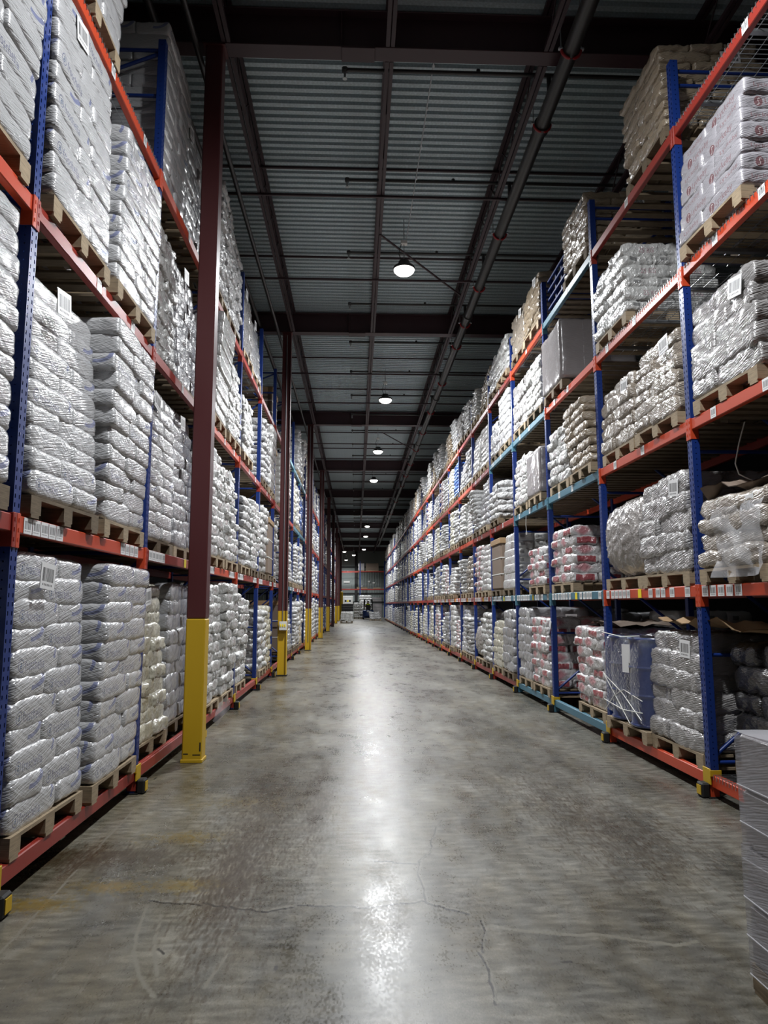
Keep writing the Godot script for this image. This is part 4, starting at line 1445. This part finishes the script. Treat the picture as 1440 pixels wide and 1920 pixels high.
# The wrapped cartons standing on the aisle floor close by.
func foreground() -> void:
	var w := 1.02
	var d := 1.2
	var t := thing("wrapped_carton_load", "film-wrapped grey cartons on a wooden pallet standing on the aisle floor", "pallet load", Vector3(1.68 + d / 2, 0, -3.2 + w / 2 + 0.02))
	var p := Node3D.new()
	p.name = "pallet"
	t.add_child(p, true)
	for q in pallet_pieces(w, d): part(q[0], boxm(q[1]), M.pallet_wood, p, Transform3D(Basis(), q[2] * Vector3(1, 0.86, 1)))
	var y := 0.115
	for l in 4:
		var h := 0.235
		for i in 3:
			for j in 2:
				part("carton", boxm(Vector3(d / 3 - 0.006, h - 0.004, w / 2 - 0.006), 0.008), M.carton_pale, t, tf((i - 1) * d / 3, y + h / 2, (j - 0.5) * w / 2))
		y += h
	# turns of film, each a band a little proud of the one below, its lower edge rolled to a cord
	var yy := 0.07
	var r := RandomNumberGenerator.new()
	r.seed = 2
	for k in 6:
		var b := MB.new()
		var hh := 0.215
		var o: float = 0.006 + 0.0025 * (k % 3)
		var sl := r.randf_range(-0.02, 0.03)
		var c := [Vector3(-d / 2 - o, 0, -w / 2 - o), Vector3(-d / 2 - o, 0, w / 2 + o), Vector3(d / 2 + o, 0, w / 2 + o), Vector3(d / 2 + o, 0, -w / 2 - o)]
		for i in 4:
			var q: Vector3 = c[i]
			var s: Vector3 = c[(i + 1) % 4]
			var e := Vector3(0, sl if i % 2 == 0 else 0.0, 0)
			var f := Vector3(0, 0.0 if i % 2 == 0 else sl, 0)
			b.quad(q + f * 1.0 + Vector3(0, yy, 0), s + e + Vector3(0, yy, 0), s + e + Vector3(0, yy + hh, 0), q + f + Vector3(0, yy + hh, 0))
			b.tube([q + f + Vector3(0, yy, 0), s + e + Vector3(0, yy, 0)], 0.0035, 5)
		part("film_turn", b.mesh(), M.film_band, t)
		yy += 0.154
	var cap := sheet(d + 0.02, w + 0.02, 12, 12, 9, 0.006, 0.002)
	part("top_film", cap, M.film_band, t, tf(0, y + 0.012, 0))


# ---------------------------------------------------------------- the far end: goods, forklift and driver
func capsule_field(bones: Array, p: Vector3) -> float:
	var acc := 0.0
	for q in bones:
		var a: Vector3 = q[0]
		var ab: Vector3 = q[1] - a
		var u := clampf((p - a).dot(ab) / maxf(ab.length_squared(), 1e-6), 0, 1)
		var dist: float = p.distance_to(a + ab * u) - lerpf(q[2], q[3], u)
		acc += exp(-dist * 38.0)
	return -log(maxf(acc, 1e-30)) / 38.0

# One closed skin round tapered bones [from, to, radius, radius], by surface nets.
func skin(bones: Array, cell: float) -> ArrayMesh:
	var lo := Vector3.ONE * 1e9
	var hi := -lo
	for q in bones:
		var rr: float = maxf(q[2], q[3]) + cell * 3
		for p in [q[0], q[1]]:
			lo = lo.min(p - Vector3.ONE * rr)
			hi = hi.max(p + Vector3.ONE * rr)
	var n := Vector3i(((hi - lo) / cell).ceil()) + Vector3i.ONE
	var f := PackedFloat32Array()
	f.resize(n.x * n.y * n.z)
	for k in n.z:
		for j in n.y:
			for i in n.x:
				f[(k * n.y + j) * n.x + i] = capsule_field(bones, lo + Vector3(i, j, k) * cell)
	var at := {}
	var pts := PackedVector3Array()
	var sx := 1
	var sy := n.x
	var sz := n.x * n.y
	for k in n.z - 1:
		for j in n.y - 1:
			for i in n.x - 1:
				var c := (k * n.y + j) * n.x + i
				var sum := Vector3.ZERO
				var cnt := 0
				for e in [[0, 0, 0, 1, 0, 0], [0, 1, 0, 1, 1, 0], [0, 0, 1, 1, 0, 1], [0, 1, 1, 1, 1, 1], [0, 0, 0, 0, 1, 0], [1, 0, 0, 1, 1, 0], [0, 0, 1, 0, 1, 1], [1, 0, 1, 1, 1, 1], [0, 0, 0, 0, 0, 1], [1, 0, 0, 1, 0, 1], [0, 1, 0, 0, 1, 1], [1, 1, 0, 1, 1, 1]]:
					var a := f[c + e[0] * sx + e[1] * sy + e[2] * sz]
					var b := f[c + e[3] * sx + e[4] * sy + e[5] * sz]
					if (a < 0) != (b < 0):
						sum += Vector3(e[0], e[1], e[2]).lerp(Vector3(e[3], e[4], e[5]), a / (a - b))
						cnt += 1
				if cnt > 0:
					at[c] = pts.size()
					pts.push_back(lo + (Vector3(i, j, k) + sum / cnt) * cell)
	var st := SurfaceTool.new()
	st.begin(Mesh.PRIMITIVE_TRIANGLES)
	st.set_smooth_group(0)
	for k in range(1, n.z - 1):
		for j in range(1, n.y - 1):
			for i in range(1, n.x - 1):
				var c := (k * n.y + j) * n.x + i
				for ax in 3:
					var s: int = [sx, sy, sz][ax]
					var u: int = [sy, sz, sx][ax]
					var w: int = [sz, sx, sy][ax]
					var ins := f[c] < 0
					if ins == (f[c + s] < 0): continue
					var q := [at[c - u - w], at[c - w], at[c], at[c - u]]
					for m in ([0, 2, 1, 0, 3, 2] if ins else [0, 1, 2, 0, 2, 3]):
						st.set_uv(Vector2.ZERO)
						st.add_vertex(pts[q[m]])
	st.index()
	st.generate_normals()
	return st.commit()

func far_end() -> void:
	# rack along the end wall
	var zr := ZWALL + 3.0
	for k in 4:
		var t := thing("rack_upright", "blue rack upright against the end wall, %s from the columns" % ORD[k], "rack upright", Vector3(-5.6 + k * 3.05, 0, zr), 0.0, "rack uprights")
		part("post", boxm(Vector3(0.12, 7.0, 0.1), 0.005), M.blue_steel, t, tf(0, 3.5, 0))
		part("post", boxm(Vector3(0.12, 7.0, 0.1), 0.005), M.blue_steel, t, tf(0, 3.5, -1.1))
		for j in 3:
			var bb := MB.new()
			bb.tube([Vector3(0, 0.6 + j * 2.2, 0), Vector3(0, 2.6 + j * 2.2, -1.1)], 0.02, 6)
			part("brace", bb.mesh(), M.blue_steel, t)
	for k in 3:
		for l in 2:
			var t := thing("rack_beam", "%s beam of the end wall rack, %s bay from the columns" % [["lower red", "upper red"][l], ORD[k]], "rack beam", Vector3(-5.6 + (k + 0.5) * 3.05, [3.45, 5.65][l], zr + 0.04), 0.0, "rack beams")
			part("bar", boxm(Vector3(2.92, 0.13, 0.06), 0.006), M.red_steel, t)
			part("rear_bar", boxm(Vector3(2.92, 0.13, 0.06), 0.006), M.red_steel, t, tf(0, 0, -1.16))
	var b := MB.new()
	var goods := [[0.75, 3.53, 1.3, 0.2, "flat stack of pallets on the lower end wall beam", "old_wood"], [2.0, 5.73, 1.6, 0.95, "wide brown crate on the upper end wall beam", "brown_box"], [0.65, 5.73, 0.75, 0.95, "grey box on the upper end wall beam", "carton"], [2.6, 3.53, 0.9, 0.14, "pale pallet on the lower end wall beam", "pallet_wood"]]
	for q in goods:
		var t := thing("stored_crate", q[4], "crate", Vector3(q[0], q[1], zr - 0.5), 0.0, "goods on the end wall rack")
		part("body", boxm(Vector3(q[2], q[3] - 0.1, 0.9), 0.02), M[q[5]], t, tf(0, 0.1 + (q[3] - 0.1) / 2, 0))
		part("skid", boxm(Vector3(q[2], 0.1, 0.9)), M.pallet_wood, t, tf(0, 0.05, 0))
	for q in [[0.75, 3.92, 0.12], [1.65, 4.5, 0.2], [2.25, 4.35, 0.2], [-1.2, 4.45, 0.55]]:
		b = MB.new()
		b.cbox(Vector3.ZERO, Vector3(q[2] * 1.4, 0.2, 0.02), 0.004)
		solo("wall_sign", b.mesh(), M.white_paint, "small white sign on the end wall %s" % {0.12: "above the pallet stack", 0.2: "high over the forklift" if q[0] < 2 else "lower and beside another sign", 0.55: "wide, beside the last column"}[q[2]], "sign", Vector3(q[0], q[1], ZWALL + 0.06), "end wall signs")
	var t := thing("door_1", "grey roller dock door in the end wall beside the forklift", "door", Vector3(2.35, 0, ZWALL + 0.05), 0.0, "", "structure")
	part("curtain", boxm(Vector3(1.9, 2.5, 0.06)), M.carton, t, tf(0, 1.25, 0))
	for k in 5: part("slat", boxm(Vector3(1.9, 0.04, 0.03)), M.wall_panel, t, tf(0, 0.3 + k * 0.48, 0.04))
	# white machine by the last column
	t = thing("white_cabinet", "white control cabinet with a sign panel by the last column", "cabinet", Vector3(-1.25, 0, -84.0))
	part("body", boxm(Vector3(1.8, 2.55, 0.9), 0.03), M.white_paint, t, tf(0, 1.28, 0))
	part("panel", boxm(Vector3(0.8, 0.6, 0.02)), M.paper_white, t, tf(0.3, 2.0, 0.46))
	for k in 3: part("notice", boxm(Vector3(0.2, 0.22, 0.01)), M.yellow_label if k == 1 else M.worn_black, t, tf(0.05 + k * 0.25, 2.0, 0.475))
	# bollard
	b = MB.new()
	b.lathe([Vector2(0.0, 0), Vector2(0.17, 0), Vector2(0.17, 2.9), Vector2(0.14, 2.98), Vector2(0, 3.0)], Vector3.ZERO, 16)
	solo("yellow_bollard", b.mesh(), M.yellow_paint, "tall yellow bollard in front of the white cabinet", "bollard", Vector3(-1.6, 0, -79.0))
	# stacked black crates and the low wrapped pallet before them
	t = thing("black_crate_stack", "stack of black plastic crates beside the last columns", "crate stack", Vector3(-0.88, 0, -74.0))
	for k in 7: part("crate", boxm(Vector3(1.2, 0.21, 1.0), 0.02), M.worn_black, t, tf(0, 0.12 + k * 0.235, 0))
	for k in 7: part("crate_rim", boxm(Vector3(1.24, 0.03, 1.04), 0.006), M.lamp_shell, t, tf(0, 0.225 + k * 0.235, 0))
	make_load("slab", "low film-wrapped pale stack standing on the floor by the black crates", Vector3(-0.82, 0.002, -64.0), 1.0, 1.0, 1.1, 0.95, 0, 4)
	make_load("white", "wrapped pinkish stack on the floor between cabinet and forklift", Vector3(0.28, 0.002, -81.5), -1.0, 1.1, 1.0, 1.75, 0, 9)
	make_load("white", "tall white stack carried in front of the forklift", Vector3(1.2, 0.002, -84.4), -1.0, 1.1, 1.5, 2.6, 0, 12)
	make_load("puffy", "low white stack on the floor beside the forklift", Vector3(1.95, 0.002, -72.5), -1.0, 1.1, 1.15, 0.85, 0, 14)
	# forklift seen from behind
	t = thing("forklift", "dark blue forklift truck standing at the end of the aisle", "forklift", Vector3(1.32, 0, -78.5))
	part("chassis", boxm(Vector3(1.15, 0.42, 1.7), 0.05), M.forklift_blue, t, tf(0, 0.36, -0.2))
	b = MB.new()
	b.lathe([Vector2(0, 0), Vector2(0.52, 0), Vector2(0.6, 0.12), Vector2(0.6, 0.6), Vector2(0.52, 0.7), Vector2(0, 0.7)], Vector3.ZERO, 20)
	part("counterweight", b.mesh(), M.forklift_blue, t, Transform3D(Basis.from_scale(Vector3(1, 1, 0.75)), Vector3(0, 0.3, 0.5)))
	part("badge", boxm(Vector3(0.5, 0.1, 0.01)), M.white_paint, t, tf(0.1, 0.85, 0.955))
	part("seat", boxm(Vector3(0.5, 0.12, 0.5), 0.03), M.worn_black, t, tf(0, 1.02, 0.1))
	part("seat_back", boxm(Vector3(0.5, 0.5, 0.12), 0.03), M.worn_black, t, tf(0, 1.3, 0.36))
	for sx in [-1, 1]:
		for q in [[0.45, 0.2], [-0.75, 0.28]]:
			b = MB.new()
			b.tube([Vector3(sx * 0.42, q[1], q[0]), Vector3(sx * 0.6, q[1], q[0])], q[1], 18)
			part("wheel", b.mesh(), M.worn_black, t)
		for zz in [0.5, -0.8]:
			b = MB.new()
			b.tube([Vector3(sx * 0.5, 0.6, zz), Vector3(sx * 0.44, 2.1, zz * 0.8)], 0.035, 8)
			part("guard_post", b.mesh(), M.worn_black, t)
		part("mast", boxm(Vector3(0.1, 2.1, 0.14), 0.01), M.worn_black, t, tf(sx * 0.35, 1.15, -1.1))
		part("fork", boxm(Vector3(0.12, 0.05, 1.1), 0.01), M.worn_black, t, tf(sx * 0.25, 0.1, -1.75))
	part("roof_guard", boxm(Vector3(1.0, 0.05, 1.2), 0.01), M.worn_black, t, tf(0, 2.12, -0.12))
	var seat := Vector3(1.3, 1.08, -78.45)
	t = thing("person", "person in a yellow safety vest seated on the forklift", "person", seat)
	var body := [[Vector3(0, 0.1, 0), Vector3(0, 0.5, -0.03), 0.15, 0.17], [Vector3(0, 0.52, -0.03), Vector3(0, 0.62, -0.03), 0.12, 0.055], [Vector3(0, 0.62, -0.03), Vector3(0, 0.7, -0.05), 0.055, 0.055], [Vector3(0, 0.76, -0.05), Vector3(0, 0.84, -0.05), 0.085, 0.09], [Vector3(0, 0.76, -0.14), Vector3(0, 0.78, -0.15), 0.018, 0.015]]
	for sx in [-1.0, 1.0]:
		body.append_array([[Vector3(sx * 0.17, 0.5, -0.03), Vector3(sx * 0.25, 0.26, -0.1), 0.06, 0.045], [Vector3(sx * 0.25, 0.26, -0.1), Vector3(sx * 0.16, 0.3, -0.36), 0.045, 0.032], [Vector3(sx * 0.16, 0.3, -0.36), Vector3(sx * 0.14, 0.31, -0.45), 0.035, 0.028],
			[Vector3(sx * 0.1, 0.06, 0), Vector3(sx * 0.14, 0.08, -0.42), 0.09, 0.065], [Vector3(sx * 0.14, 0.08, -0.42), Vector3(sx * 0.14, -0.36, -0.5), 0.06, 0.042], [Vector3(sx * 0.14, -0.38, -0.48), Vector3(sx * 0.15, -0.4, -0.64), 0.045, 0.035]])
	part("body", skin(body, 0.025), M.skin, t)
	part("vest", skin([[Vector3(0, 0.14, 0), Vector3(0, 0.48, -0.03), 0.168, 0.186], [Vector3(-0.16, 0.5, -0.03), Vector3(0.16, 0.5, -0.03), 0.075, 0.075]], 0.03), M.vest, t)
	var legs := []
	for sx in [-1.0, 1.0]: legs.append_array([[Vector3(sx * 0.1, 0.06, 0), Vector3(sx * 0.14, 0.08, -0.42), 0.1, 0.075], [Vector3(sx * 0.14, 0.08, -0.42), Vector3(sx * 0.14, -0.32, -0.49), 0.07, 0.055]])
	part("trousers", skin(legs, 0.03), M.denim, t)
	part("hair", skin([[Vector3(0, 0.82, -0.03), Vector3(0, 0.86, -0.04), 0.092, 0.088]], 0.025), M.worn_black, t)
